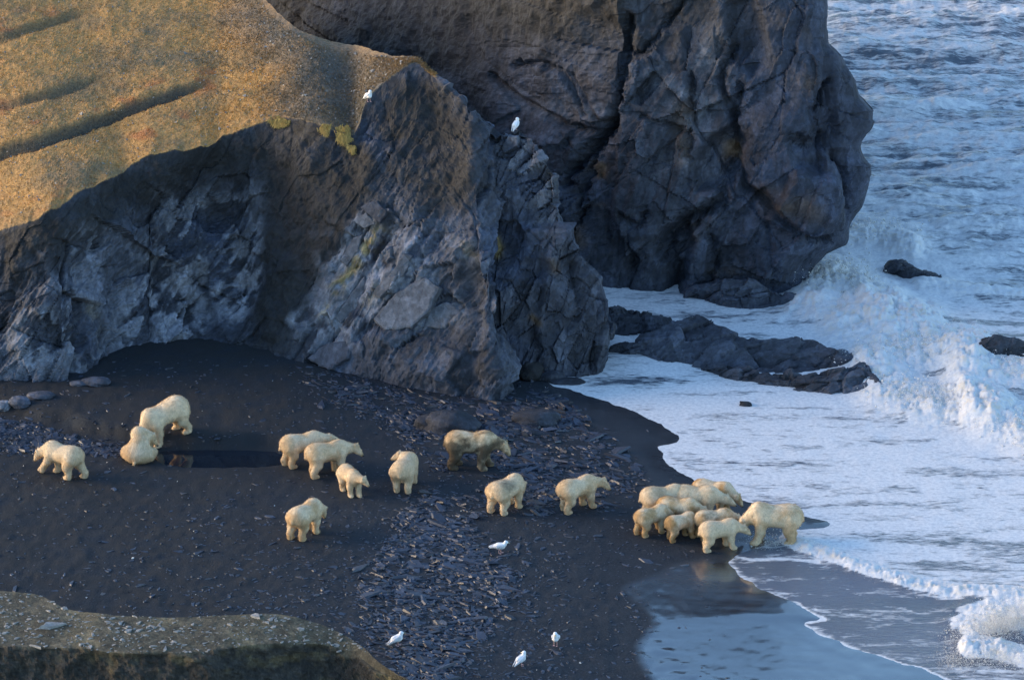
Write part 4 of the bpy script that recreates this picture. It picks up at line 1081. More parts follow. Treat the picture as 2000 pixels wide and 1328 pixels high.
    t = lerpc(t, STAIN, stain * np.clip(0.35 + 1.6 * nn + 0.8 * rump + 0.5 * sstep(0.6, 0.2, z) + 0.25 * n3, 0, 1))
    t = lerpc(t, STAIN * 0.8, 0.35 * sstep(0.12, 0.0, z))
    if mud > 0:
        t = lerpc(t, MUD, mud * np.clip(1.3 * sstep(1.22, 0.9, z) * sstep(1.3, 0.4, x) + 1.2 * nn + 0.7 * n3 - 0.1, 0, 1))
    if backmud > 0:
        t = lerpc(t, MUD * 1.6, backmud * sstep(0.95, 1.15, z) * sstep(0.55, 0.1, np.abs(x + 0.25)) * np.clip(0.7 + nn + 0.6 * n3, 0, 1))
    if lift: pass
    hdm = sstep(0.34, 0.12, np.linalg.norm(V - h1, axis=1))
    t = lerpc(t, STAIN * 0.7, 0.30 * hdm); t = lerpc(t, STAIN * 0.35, 0.7 * sstep(0.16, 0.05, np.linalg.norm(V - (h2 + hd * 0.05), axis=1)))
    attr_c(me, 'tint', np.clip(t, 0.01, 0.95))
    link('body', me, M_FUR, root)
    # short guard hairs combed back and down over the skin
    nv = len(V); nrm = np.empty(nv * 3, np.float32); me.vertex_normals.foreach_get('vector', nrm); nrm = nrm.reshape(-1, 3)
    rr_ = np.random.default_rng(seed * 7 + 1)
    pk = rr_.integers(0, nv, 6500); pk = pk[(V[pk, 2] > 0.10) & (np.linalg.norm(V[pk] - h2, axis=1) > 0.22)]
    m_ = len(pk); nn_ = nrm[pk]; b_ = V[pk] + rr_.normal(0, 0.012, (m_, 3)) - nn_ * 0.012
    comb = np.tile(np.array([-0.55, 0.0, -0.75]), (m_, 1)) + rr_.normal(0, 0.22, (m_, 3)); comb -= nn_ * np.sum(comb * nn_, 1, keepdims=True)
    comb /= np.linalg.norm(comb, axis=1, keepdims=True) + 1e-6
    ln_ = rr_.uniform(0.05, 0.10, (m_, 1)); tp_ = b_ + comb * ln_ + nn_ * (0.005 + 0.007 * rr_.uniform(0, 1, (m_, 1))); sd_ = np.cross(nn_, comb) * rr_.uniform(0.009, 0.016, (m_, 1))
    HV = np.stack([b_ - sd_, b_ + sd_, tp_], 1).reshape(-1, 3)
    hme = mesh_np('fur', HV, np.arange(3 * m_).reshape(-1, 3))
    attr_c(hme, 'tint', np.repeat(np.clip(t[pk] * rr_.uniform(0.9, 1.08, (m_, 1)), 0.01, 0.95), 3, 0))
    link('fur', hme, M_FUR, root)
    tip = h2 + hd * 0.058 + upv * 0.012
    ball('nose', M_NOSE, root, tip, (0.045, 0.052, 0.038), (0, 0, R(neck[0] + head[0])))
    for s_ in (1, -1):
        ball('eye', M_EYE, root, h1 + hd * (-0.03) + side * 0.088 * s_ + upv * 0.07, (0.027, 0.027, 0.027))
    Pw = place(px, py, False)
    a = R(heading)
    zs = []
    for fx, fy in ((0.5, 0.22), (0.5, -0.22), (-0.6, 0.22), (-0.6, -0.22)):
        qx = Pw[0] + scale * (fx * math.cos(a) - fy * math.sin(a)); qy = Pw[1] + scale * (fx * math.sin(a) + fy * math.cos(a))
        zs.append(float(ground(qx, qy)))
    zf, zb = (zs[0] + zs[1]) / 2, (zs[2] + zs[3]) / 2
    zl, zr = (zs[0] + zs[2]) / 2, (zs[1] + zs[3]) / 2
    root.location = (Pw[0], Pw[1], sum(zs) / 4 - 0.015 - sink + extra_z)
    root.rotation_mode = 'ZYX' if False else 'XYZ'
    M_ = Matrix.Rotation(a, 4, 'Z') @ Matrix.Rotation(-math.atan2(zf - zb, 1.1 * scale), 4, 'Y') @ Matrix.Rotation(math.atan2(zl - zr, 0.44 * scale) * 0.6, 4, 'X')
    root.rotation_euler = M_.to_euler()
    root.scale = (scale, scale, scale)
    tag(root, label, 'polar bear', group)
    return root

GA, GB, GC = 'polar bears beside the pool', 'polar bears spread over the beach', 'polar bears crowded together at the water'
WALK = {'FL': (0.16, 0, 0.10), 'FR': (-0.12, 0, 0), 'HL': (0.20, 0, 0), 'HR': (-0.22, 0, 0)}
STEP = {'FL': (0.08, 0, 0), 'FR': (-0.08, 0, 0), 'HL': (-0.06, 0, 0), 'HR': (0.08, 0, 0)}
STEP2 = {'FL': (-0.08, 0, 0), 'FR': (0.07, 0, 0), 'HL': (0.10, 0, 0), 'HR': (-0.05, 0, 0)}
polar_bear('cream polar bear walking off with a forepaw raised and head lowered', 124, 929, 150, 0.98, neck=(12, -25), head=(8, -48), feet={'FL': (0.34, 0, 0.16), 'FR': (-0.05, 0, 0), 'HL': (0.22, 0, 0), 'HR': (-0.25, 0, 0)}, stain=0.3, seed=11, group=GA)
polar_bear('polar bear standing on the bank above the pool with its head bent down', 331, 848, 212, 1.14, neck=(4, -50), head=(6, -62), neck_len=0.95, girth=1.12, feet={'FL': (0.05, 0, 0), 'FR': (-0.1, 0, 0), 'HL': (-0.02, 0, 0), 'HR': (0.14, 0, 0)}, stain=0.25, seed=12, group=GA, arch=0.06)
polar_bear('polar bear sitting on its haunches at the pool, seen from behind', 270, 899, 80, 0.98, neck=(-72, -14), head=(-18, -50), neck_len=0.85, sit=True, stain=0.5, seed=13, group=GA, girth=1.06)
polar_bear('polar bear at the end of the pool, half hidden by the bear in front', 592, 908, 22, 0.98, neck=(-6, -6), head=(0, -10), neck_len=1.1, feet=STEP, stain=0.5, seed=14, group=GA)
polar_bear('polar bear standing with its head up behind the small one', 640, 926, 26, 1.0, neck=(-20, -2), head=(-22, -32), feet=STEP2, stain=0.5, seed=15, group=GA)
polar_bear('small slim polar bear walking away from its neighbours, face shown', 685, 963, -64, 0.80, neck=(24, -2), head=(12, -32), feet=STEP, girth=0.86, stain=0.35, seed=16, group=GA)
polar_bear('polar bear seen from behind looking back over its shoulder', 793, 951, 78, 0.94, girth=1.1, neck=(58, 2), head=(32, -18), feet={'FL': (0, 0, 0), 'FR': (0, 0, 0), 'HL': (0.05, 0, 0), 'HR': (-0.03, 0, 0)}, stain=0.3, seed=17, group=GB)
polar_bear('large muddy polar bear with dark dirty flanks standing on the slates', 922, 913, -4, 1.14, neck=(-6, -16), head=(-8, -48), neck_len=1.0, feet={'FL': (0.05, 0, 0), 'FR': (-0.14, 0, 0), 'HL': (0.06, 0, 0), 'HR': (-0.05, 0, 0)}, mud=0.95, stain=0.6, seed=18, group=GB)
polar_bear('stout polar bear showing its rump, grey smudge across its back', 990, 995, 50, 0.95, neck=(10, -38), head=(0, -62), girth=1.26, feet=STEP, stain=0.35, backmud=0.75, seed=19, group=GB)
polar_bear('polar bear with ochre rump heading for the water alone', 1128, 994, 36, 0.96, neck=(-26, -4), head=(-20, -34), feet=STEP2, stain=0.5, seed=20, group=GB)
polar_bear('polar bear turned away on bare sand with an ochre stained rump', 596, 1045, 58, 0.96, neck=(-6, -30), head=(-8, -60), feet=STEP, stain=0.62, seed=21, group=GB)
# the crowd at the water's edge
polar_bear('pale polar bear at the back corner of the crowded group', 1294, 1012, 16, 0.98, neck=(-8, -30), head=(0, -45), feet=STEP, stain=0.25, backmud=0.35, seed=22, group=GC)
polar_bear('long pale polar bear lying its neck forward over the group', 1360, 1013, -8, 1.0, neck=(0, -18), head=(0, -22), neck_len=1.05, feet=STEP2, stain=0.3, seed=23, group=GC)
polar_bear('tan polar bear with a dark muzzle behind the crowded group', 1392, 998, -24, 0.92, neck=(-4, -28), head=(0, -42), feet=STEP, stain=0.9, mud=0.3, seed=24, group=GC)
polar_bear('ochre backed polar bear in the middle of the crowded group', 1323, 1028, -8, 0.88, neck=(0, -20), head=(0, -40), feet=STEP2, stain=0.9, mud=0.25, seed=25, group=GC)
polar_bear('young tan polar bear at the landward end of the crowded group', 1272, 1041, 34, 0.80, neck=(-6, -22), head=(0, -45), feet=STEP, stain=0.8, mud=0.2, seed=26, group=GC)
polar_bear('small tan polar bear nosing in between two others', 1329, 1051, 32, 0.74, neck=(-6, -34), head=(0, -50), feet=STEP2, stain=0.95, mud=0.35, seed=27, group=GC)
polar_bear('greyish backed polar bear hidden behind the white one', 1394, 1049, 14, 0.84, neck=(-6, -20), head=(0, -40), feet=STEP, stain=0.8, mud=0.3, backmud=0.9, seed=28, group=GC)
polar_bear('clean white polar bear standing side on in front of the group', 1404, 1071, 18, 0.86, neck=(-12, -18), head=(-8, -32), feet=STEP2, stain=0.15, seed=29, group=GC)
polar_bear('big golden polar bear standing in the swash facing the group', 1508, 1058, 183, 1.15, neck=(0, -42), head=(4, -50), girth=1.05, feet={'FL': (0.05, 0, 0), 'FR': (-0.12, 0, 0), 'HL': (0.05, 0, 0), 'HR': (-0.05, 0, 0)}, stain=0.6, seed=30, group=GC)

# ------------------------------------------------------------ gulls
def mat_feather(name, col):
    t = NT(name)
    tc = t.n('TexCoord'); mp = t.n('Mapping'); t.l(tc.outputs['Object'], mp.inputs['Vector']); mp.inputs['Scale'].default_value = (12, 60, 60)
    n = t.noise(1.0, 3, 0.6, mp.outputs[0])
    t.set('Base Color', t.mix(t.maprange(n, 0.3, 0.7), tuple(c * 0.9 for c in col), col)); t.set('Roughness', 0.7)
    t.bump(n, 0.3, 0.01)
    return t.m
M_GULL = mat_feather('white_gull_feathers', (0.86, 0.86, 0.85)); M_WING = mat_feather('pale_grey_wing', (0.70, 0.71, 0.73)); M_BILL = mat_plain('pale_yellow_bill', (0.55, 0.45, 0.25), 0.4); M_LEG = mat_plain('pink_gull_leg', (0.52, 0.33, 0.31), 0.5)
def sdf_mesh(name, prims, h, lo, hi, k=0.03):
    ns = np.ceil((np.array(hi) - np.array(lo)) / h).astype(int)
    G = np.stack(np.meshgrid(*[lo[i] + h * np.arange(ns[i]) for i in range(3)], indexing='ij'), -1)
    D = None
    for q in prims:
        dd = ell(G, q[1], q[2]) if q[0] == 'e' else cone(G, q[1], q[2], q[3], q[4], q[5] if len(q) > 5 else None)
        D = dd if D is None else smin(D, dd, k)
    V, Q = surface_nets(D, np.array(lo, float), h)
    return mesh_np(name, V, Q, smooth=True)
def gull(label, pos, heading, scale=1.0, head=(0, 0), lean=0.0, hunch=0.0):
    root = bpy.data.objects.new('gull', None); COL.objects.link(root)
    root.location = pos; root.rotation_euler = (0, 0, R(heading)); root.scale = (scale * 1.0,) * 3
    t = R(lean)
    def rt(p): return np.array([p[0] * math.cos(t) - (p[2] - 0.2) * math.sin(t), p[1], 0.2 + p[0] * math.sin(t) + (p[2] - 0.2) * math.cos(t)])
    hd = rotv(None, head[0], head[1])
    hc = rt((0.17, 0, 0.37 - hunch)) + np.array([0.02, 0, 0])
    pr = [('e', rt((0.0, 0, 0.24)), (0.18, 0.105, 0.105)), ('c', rt((0.08, 0, 0.25)), rt((0.15, 0, 0.30)), 0.095, 0.06), ('c', rt((0.15, 0, 0.29)), hc, 0.06, 0.052), ('c', hc, hc + hd * 0.04, 0.054, 0.038), ('c', rt((-0.10, 0, 0.22)), rt((-0.30, 0, 0.17)), 0.06, 0.018)]
    me = sdf_mesh('body', pr, 0.014, (-0.46, -0.2, -0.1), (0.42, 0.2, 0.56))
    link('body', me, M_GULL, root)
    for s_ in (1, -1):
        w = [('c', rt((0.09, 0.085 * s_, 0.27)), rt((-0.06, 0.098 * s_, 0.255)), 0.058, 0.058, 2.2), ('c', rt((-0.06, 0.098 * s_, 0.255)), rt((-0.36, 0.03 * s_, 0.205)), 0.055, 0.012, 2.2)]
        # flat folded wing: squashed sideways
        ns_lo, ns_hi = (-0.46, -0.22, -0.1), (0.42, 0.22, 0.5)
        link('wing', sdf_mesh('wing', w, 0.013, ns_lo, ns_hi, 0.02), M_WING, root)
        lx = 0.03 * s_
        bm = bmesh.new()
        pts = [rt((0.0, 0.045 * s_, 0.17)), np.array([0.005 + lx, 0.045 * s_, 0.10]), np.array([0.01 + lx, 0.045 * s_, 0.006])]
        rings = []
        for p_, r_ in zip(pts, (0.014, 0.008, 0.009)):
            rings.append([bm.verts.new((p_[0] + r_ * math.cos(a_), p_[1] + r_ * math.sin(a_), p_[2])) for a_ in np.linspace(0, 2 * math.pi, 6, endpoint=False)])
        for A_, B_ in zip(rings[:-1], rings[1:]):
            for i in range(6): bm.faces.new((A_[i], A_[(i + 1) % 6], B_[(i + 1) % 6], B_[i]))
        c0 = pts[2]                                    # webbed foot: a thin wedge of three toes
        fan = [bm.verts.new((c0[0] - 0.012, c0[1], 0.012))] + [bm.verts.new((c0[0] + 0.075 * math.cos(a_), c0[1] + 0.075 * math.sin(a_), 0.004)) for a_ in (-0.5, -0.25, 0, 0.25, 0.5)]
        low = [bm.verts.new((v_.co.x, v_.co.y, 0.0)) for v_ in fan]
        n_ = len(fan)
        bm.faces.new(fan); bm.faces.new(low[::-1])
        for i in range(n_): bm.faces.new((fan[i], fan[(i + 1) % n_], low[(i + 1) % n_], low[i]))
        me = bpy.data.meshes.new('leg'); bm.to_mesh(me); bm.free(); link('leg', me, M_LEG, root)
        sd = np.array([-math.sin(R(head[0])), math.cos(R(head[0])), 0])
        ball('eye', M_EYE, root, hc + hd * 0.034 + sd * 0.040 * s_ + np.array([0, 0, 0.014]), (0.008,) * 3)
    bl = [('c', hc + hd * 0.06, hc + hd * 0.115 - np.array([0, 0, 0.004]), 0.018, 0.013), ('c', hc + hd * 0.115 - np.array([0, 0, 0.004]), hc + hd * 0.130 - np.array([0, 0, 0.016]), 0.012, 0.006)]
    link('bill', sdf_mesh('bill', bl, 0.007, tuple(hc - 0.17), tuple(hc + 0.19), 0.01), M_BILL, root)
    tag(root, label, 'gull', 'white gulls')
    return root
def gpos(px, py):
    p = place(px, py); return (p[0], p[1], p[2] + 0.004)
def hit(bvh, px, py):
    dx, dy, dz = ray(px, py)
    loc, nrm, idx, dist = bvh.ray_cast(Vector((0, 0, CAM_H)), Vector((float(dx), float(dy), float(dz))).normalized())
    return loc, nrm
gull('white gull striding over bare sand below the stout bear', gpos(976, 1080), -4, 1.02, (0, -8))
gull('white gull at the end of the foreground bank, tail low', gpos(776, 1261), 14, 1.0, (0, -4), lean=22, hunch=0.02)
gull('white gull standing upright on the sand, facing straight on', gpos(1085, 1260), -96, 1.05, (6, -4), lean=18)
gull('white gull turning its bill back, beside scattered slates', gpos(1018, 1300), 40, 0.95, (105, -12), lean=22)
for lab, x_, y_, hdg, hh, ln, bv in (('white gull perched on the rim of the tundra', 720, 199, -50, (10, -6), 26, bvh_hill), ('white gull perched on the craggy rock rib', 1008, 247, 60, (-85, -4), 30, bvh_spur)):
    loc, nrm = hit(bv, x_, y_)
    k = 0
    while loc is None and k < 40:
        k += 1; loc, nrm = hit(bv, x_, y_ + k)
    gull(lab, (loc.x, loc.y, loc.z), hdg, 0.95, hh, lean=ln)
# ------------------------------------------------------------ slates
def mat_slate():
    t = NT('blue_grey_slate')
    oi = t.n('ObjectInfo')
    rnd = t.math('FRACT', t.math('ADD', oi.outputs['Random'], t.attr('rnd')))
    p = t.pos()
    n = t.noise(9, 5, 0.65, p)
    cr = t.n('ValToRGB'); t.l(rnd, cr.inputs[0])
    e = cr.color_ramp.elements
    e[0].position = 0.0; e[0].color = (0.018, 0.022, 0.033, 1)
    e[1].position = 1.0; e[1].color = (0.066, 0.076, 0.100, 1)
    for pos_, c_ in ((0.55, (0.036, 0.044, 0.066, 1)), (0.86, (0.056, 0.067, 0.096, 1)), (0.93, (0.06, 0.052, 0.047, 1))):
        x = e.new(pos_); x.color = c_
    k = t.maprange(n, 0.3, 0.7, 0.7, 1.3, False)
    cmb = t.n('CombineColor'); [t.l(k, cmb.inputs[i]) for i in range(3)]
    t.set('Base Color', t.mix(1.0, cr.outputs[0], cmb.outputs[0], 'MULTIPLY'))
    t.set('Roughness', t.maprange(n, 0.3, 0.7, 0.34, 0.52, False)); t.set('Specular IOR Level', 0.55)
    t.bump(t.math('ADD', n, t.noise(40, 3, 0.6, p)), 0.3, 0.02)
    return t.m
def mat_pale_slate():
    t = NT('pale_weathered_slate')
    p = t.pos(); n = t.noise(10, 4, 0.6, p)
    t.set('Base Color', t.mix(t.maprange(n, 0.3, 0.7), (0.17, 0.165, 0.155), (0.30, 0.29, 0.27))); t.set('Roughness', 0.7)
    t.bump(n, 0.3, 0.02)
    return t.m
M_SLATE = mat_slate(); M_PALE = mat_pale_slate()
M_WHITE = mat_plain('white_bone_pebble', (0.72, 0.70, 0.66), 0.6)
def slab_verts(seed):
    r = np.random.default_rng(seed)
    n = int(r.integers(5, 8))
    a = np.sort(r.uniform(0, 2 * math.pi, n) * 0.35 + np.linspace(0, 2 * math.pi, n, endpoint=False) * 0.65 + r.uniform(0, 1))
    rad = r.uniform(0.7, 1.1, n)
    x = rad * np.cos(a) * 0.5; y = rad * np.sin(a) * 0.5 * r.uniform(0.5, 0.85)
    k = 0.86
    bot = np.stack([x, y, np.zeros(n)], 1); top = np.stack([x * k + 0.02, y * k, np.full(n, 1.0) + r.uniform(-0.25, 0.25, n)], 1)
    V = np.concatenate([bot, top, [[0.02, 0, 1.05]]])
    Fc = []
    for i in range(n):
        j = (i + 1) % n
        Fc += [(i, j, n + j), (i, n + j, n + i), (n + i, n + j, 2 * n)]
    return V, np.array(Fc)
VAR = [slab_verts(900 + i) for i in range(12)]
VMESH = []
for i, (v_, f_) in enumerate(VAR):
    me = mesh_np('flat_slate', v_, f_); me.materials.append(M_SLATE); attr_f(me, 'rnd', np.full(len(v_), 0.0)); VMESH.append(me)
PMESH = []
for i, (v_, f_) in enumerate(VAR):
    me = mesh_np('pale_slate', v_, f_); me.materials.append(M_PALE); PMESH.append(me)

SCREE = [(590, 735), (700, 742), (860, 770), (1000, 790), (1090, 752), (1150, 790), (1210, 860), (1270, 920), (1230, 985), (1150, 1010), (1010, 1005), (930, 1010), (960, 1060), (1010, 1120), (1000, 1200), (930, 1260), (880, 1340), (780, 1340), (720, 1240),
         (700, 1150), (760, 1060), (780, 1000), (830, 960), (850, 900), (780, 850), (700, 800), (600, 760)]
STREAM = [(-60, 812), (60, 822), (130, 848), (250, 872), (310, 884), (240, 892), (100, 884), (-60, 884)]
def scatter(n, bounds, dens, seed):
    r = np.random.default_rng(seed)
    x = r.uniform(bounds[0], bounds[2], n); y = r.uniform(bounds[1], bounds[3], n)
    keep = r.uniform(0, 1, n) < dens(x, y)
    return x[keep], y[keep], r
def dens(x, y):
    m = region(x + 20 * fbm(x * 0.02, y * 0.03, seed=801, oct=3), y + 14 * fbm(x * 0.02, y * 0.03, seed=802, oct=3), SCREE, 22)
    cl = sstep(-0.35, 0.35, fbm(x * 0.011 + y * 0.012, y * 0.030 - x * 0.006, seed=803, oct=4))
    cl2 = fbm(x * 0.02, y * 0.05, seed=805, oct=3)
    s = region(x, y, STREAM, 10)
    bare = region(x, y, [(1010, 1010), (1250, 1000), (1420, 1080), (1210, 1150), (1280, 1340), (1060, 1340), (1040, 1150)], 25)
    d = 0.05 + 0.06 * sstep(150, 500, x) * sstep(950, 1020, y) + 0.95 * m * (0.12 + 0.88 * cl) * (0.75 + 0.5 * cl2) + 0.85 * s
    d = d + 0.12 * sstep(400, 760, x) * sstep(1000, 1150, y) + 0.10 * sstep(500, 800, x) * sstep(880, 780, y)
    d = np.where(bare > 0.5, np.minimum(d, 0.05 + 0.14 * sstep(1150, 1050, x) + 0.03 * (fbm(x * 0.01, y * 0.03, seed=807, oct=2) > 0.1)), d)
    wetz = region(x, y, WET_PX, 5)
    return d * (1 - 0.965 * wetz) * (y > 700)
x, y, r = scatter(85000, (-100, 690, 1420, 1340), dens, 88)
Pn = place(x, y)
dse = sea_dist(Pn[:, 0], Pn[:, 1])
inpool = region(Pn[:, 0], Pn[:, 1], _pool, 0.1) > 0.4
mS = region(x, y, SCREE, 20); big = region(x, y, [(960, 770), (1110, 760), (1230, 880), (1100, 930), (900, 880), (850, 790)], 40); stS = region(x, y, STREAM, 10)
size = (0.075 + 0.055 * r.gamma(1.5, 1.0, len(x))) * (0.62 + 0.55 * mS + 0.35 * big + 0.55 * stS)
size = np.clip(size, 0.05, 0.62 - 0.25 * stS)
ok = (dse > 0.5) & ~inpool
# nothing under the bears' feet
for o in [o for o in COL.objects if o.name.startswith(('polar_bear', 'gull'))]:
    q = np.hypot(Pn[:, 0] - o.location.x, Pn[:, 1] - o.location.y)
    ok &= ~((q < (0.8 if o.name[0] == 'p' else 0.22)) & (size > 0.12))
x, y, Pn, size, mS, stS = x[ok], y[ok], Pn[ok], size[ok], mS[ok], stS[ok]
n = len(x)
yaw = np.where(mS > 0.3, r.normal(R(-32), R(34), n), r.uniform(0, math.pi, n)); asp = r.uniform(0.9, 1.9, n)
tlt = np.where(mS + stS > 0.4, r.normal(0, R(8.5), (2, n)), r.normal(0, R(5), (2, n)))
thick = size * r.uniform(0.07, 0.16, n) + 0.010
order = np.argsort(-size * (1 + 0.3 * (y - 700) / 600))
indiv = set(order[:240].tolist())
LANDMARK = [(720, 770, 'at the foot of the front spur'), (880, 810, 'around the two half buried boulders'), (1050, 800, 'around the broad flat boulder below the spur'), (1150, 870, 'between the flat boulder and the wet sand'), (930, 925, 'around the feet of the muddy bear'),
            (790, 970, 'beside the bear looking over its shoulder'), (990, 1000, 'around the stout smudged bear'), (1130, 990, 'around the lone bear heading for the water'), (880, 1080, 'beside the striding gull'), (800, 1150, 'in the scree band between bank and striding gull'), (830, 1260, 'near the gull at the end of the bank'), (1000, 1250, 'near the gull turning its bill')]
def rot_of(i): return (tlt[0, i], tlt[1, i], yaw[i])
for i in order[:240]:
    o = bpy.data.objects.new('flat_slate', VMESH[i % 12]); COL.objects.link(o)
    o.location = (Pn[i, 0], Pn[i, 1], Pn[i, 2] - 0.012); o.rotation_euler = rot_of(i); o.scale = (size[i] * asp[i] * 1.25, size[i] * 1.15, thick[i])
    if stS[i] > 0.5: lb, gr = 'flat blue-grey slate in the stream bed above the walking bear', 'slates in the stream bed'
    elif mS[i] > 0.4:
        j = int(np.argmin([math.hypot(x[i] - a, (y[i] - b) * 1.6) for a, b, _ in LANDMARK])); lb, gr = 'flat blue-grey slate ' + LANDMARK[j][2], 'slates in the scree ' + LANDMARK[j][2]
    else: lb, gr = 'lone flat slate lying on bare dark sand', 'slates scattered on the sand'
    tag(o, lb, 'slate', gr)
def merge(ids, name, mat, P_, S_, T_, A_, yaw_, tl_, label):
    VV, FF, RN = [], [], []; base = 0
    ids = np.asarray(ids)
    for k in range(12):
        s = ids[ids % 12 == k]
        if len(s) == 0: continue
        v_, f_ = VAR[k]
        sc = np.stack([S_[s] * A_[s] * 1.25, S_[s] * 1.15, T_[s]], 1)
        L_ = v_[None] * sc[:, None, :]
        cx, sx_ = np.cos(tl_[0, s])[:, None], np.sin(tl_[0, s])[:, None]
        Lx, Ly, Lz = L_[..., 0], L_[..., 1], L_[..., 2]
        Ly, Lz = Ly * cx - Lz * sx_, Ly * sx_ + Lz * cx
        cy, sy_ = np.cos(tl_[1, s])[:, None], np.sin(tl_[1, s])[:, None]
        Lx, Lz = Lx * cy + Lz * sy_, -Lx * sy_ + Lz * cy
        cz, sz = np.cos(yaw_[s])[:, None], np.sin(yaw_[s])[:, None]
        Lx, Ly = Lx * cz - Ly * sz, Lx * sz + Ly * cz
        Vw = np.stack([Lx, Ly, Lz], -1) + (P_[s] - np.array([0, 0, 0.012]))[:, None, :]
        nv_ = v_.shape[0]
        VV.append(Vw.reshape(-1, 3)); FF.append((f_[None] + base + nv_ * np.arange(len(s))[:, None, None]).reshape(-1, 3)); RN.append(np.repeat(np.random.default_rng(k).uniform(0, 1, len(s)), nv_))
        base += nv_ * len(s)
    me = mesh_np(name, np.concatenate(VV), np.concatenate(FF)); attr_f(me, 'rnd', np.concatenate(RN))
    o = link(name, me, mat); tag(o, label, kind='stuff'); return o
merge(order[240:], 'slate_scree', M_SLATE, Pn, size, thick, asp, yaw, tlt, 'countless small slate chips strewn over the beach')
# small pale and white pebbles on the sand
r = np.random.default_rng(91)
x = r.uniform(0, 1300, 110); y = r.uniform(740, 1320, 110)
Q = place(x, y); okq = (region(x, y, WET_PX, 5) < 0.3)
Q = Q[okq]; m_ = len(Q)
V, Fc = blobs(Q + np.array([0, 0, 0.008]), 0.014 * (0.5 + r.gamma(1.5, 0.5, m_)), 92)
tag(link('pale_pebbles', mesh_np('pale_pebbles', V, Fc), M_WHITE), 'tiny white pebbles sprinkled over the sand', kind='stuff')

# ------------------------------------------------------------ boulders
def boulder(name, label, px, py, size, seed, tone, squash=(1, 0.8, 0.5), sink=0.35, cat='boulder', group=None):
    bm = bmesh.new(); bmesh.ops.create_icosphere(bm, subdivisions=4, radius=1.0)
    V = np.array([v_.co[:] for v_ in bm.verts])
    f1, c1 = facets(V[:, 0] + 2 * V[:, 2], V[:, 1] + V[:, 2], 0.9, 20, 1.2, seed, 1.2)
    rr = 1 + 0.22 * fbm(V[:, 0] * 1.3 + seed, V[:, 1] * 1.3, V[:, 2] * 1.3, seed=seed, oct=3) + 0.05 * fbm(V[:, 0] * 6, V[:, 1] * 6, V[:, 2] * 6, seed=seed + 2, oct=3) + 0.10 * f1
    V = V * rr[:, None] * np.array(squash) * size
    Fc = np.array([[v_.index for v_ in f.verts] for f in bm.faces]); bm.free()
    me = mesh_np(name, V, Fc, smooth=True)
    attr_c(me, 'tint', np.tile(tone, (len(V), 1)) * (1 + 0.3 * f1)[:, None])
    o = link(name, me, M_ROCK)
    p = place(px, py)
    o.location = (p[0], p[1], p[2] + size * squash[2] * (1 - 2 * sink)); tag(o, label, cat, group); return o
boulder('boulder', 'large smooth grey boulder half buried behind the muddy bear', 878, 838, 0.92, 71, GREY * 0.72, (1.05, 0.75, 0.62), 0.36)
boulder('boulder', 'low grey boulder overlapping the larger one behind the muddy bear', 838, 832, 0.62, 72, GREY * 0.66, (0.9, 0.7, 0.55), 0.36)
boulder('boulder', 'broad flat boulder among slates below the spur', 1045, 824, 0.80, 73, GREY * 0.62, (1.1, 0.8, 0.42), 0.36)
boulder('boulder', 'rounded pale stone touching a grey boulder below the left cliff', 6, 790, 0.28, 74, PALE * 1.0, (1, 0.8, 0.8), 0.2)
boulder('boulder', 'grey oval boulder lying beside the pale stone', 38, 790, 0.36, 75, GREY * 1.5, (1.1, 0.7, 0.62), 0.22)
boulder('boulder', 'flat grey rock just behind the two round stones', 78, 776, 0.42, 76, GREY * 1.2, (1.2, 0.7, 0.35), 0.3)
boulder('boulder', 'jagged flat rock in front of the alcove', 188, 750, 0.48, 77, GREY * 1.2, (1.1, 0.6, 0.35), 0.25)
boulder('boulder', 'flat broken rock at the foot of the left cliff block', 155, 752, 0.30, 78, GREY * 1.3, (1.2, 0.7, 0.35), 0.25)
boulder('boulder', 'dark mossy boulder wedged at the foot of the spurs', 1036, 738, 0.52, 79, EARTH * 1.3, (1, 0.9, 0.8), 0.25)
boulder('boulder', 'dark block beside the mossy boulder at the water edge', 1078, 742, 0.42, 80, GREY * 0.6, (1.2, 0.8, 0.6), 0.3)
boulder('boulder', 'flat wet ledge stone where the spur meets the foam', 1108, 748, 0.46, 81, GREY * 0.6, (1.3, 0.7, 0.3), 0.3)

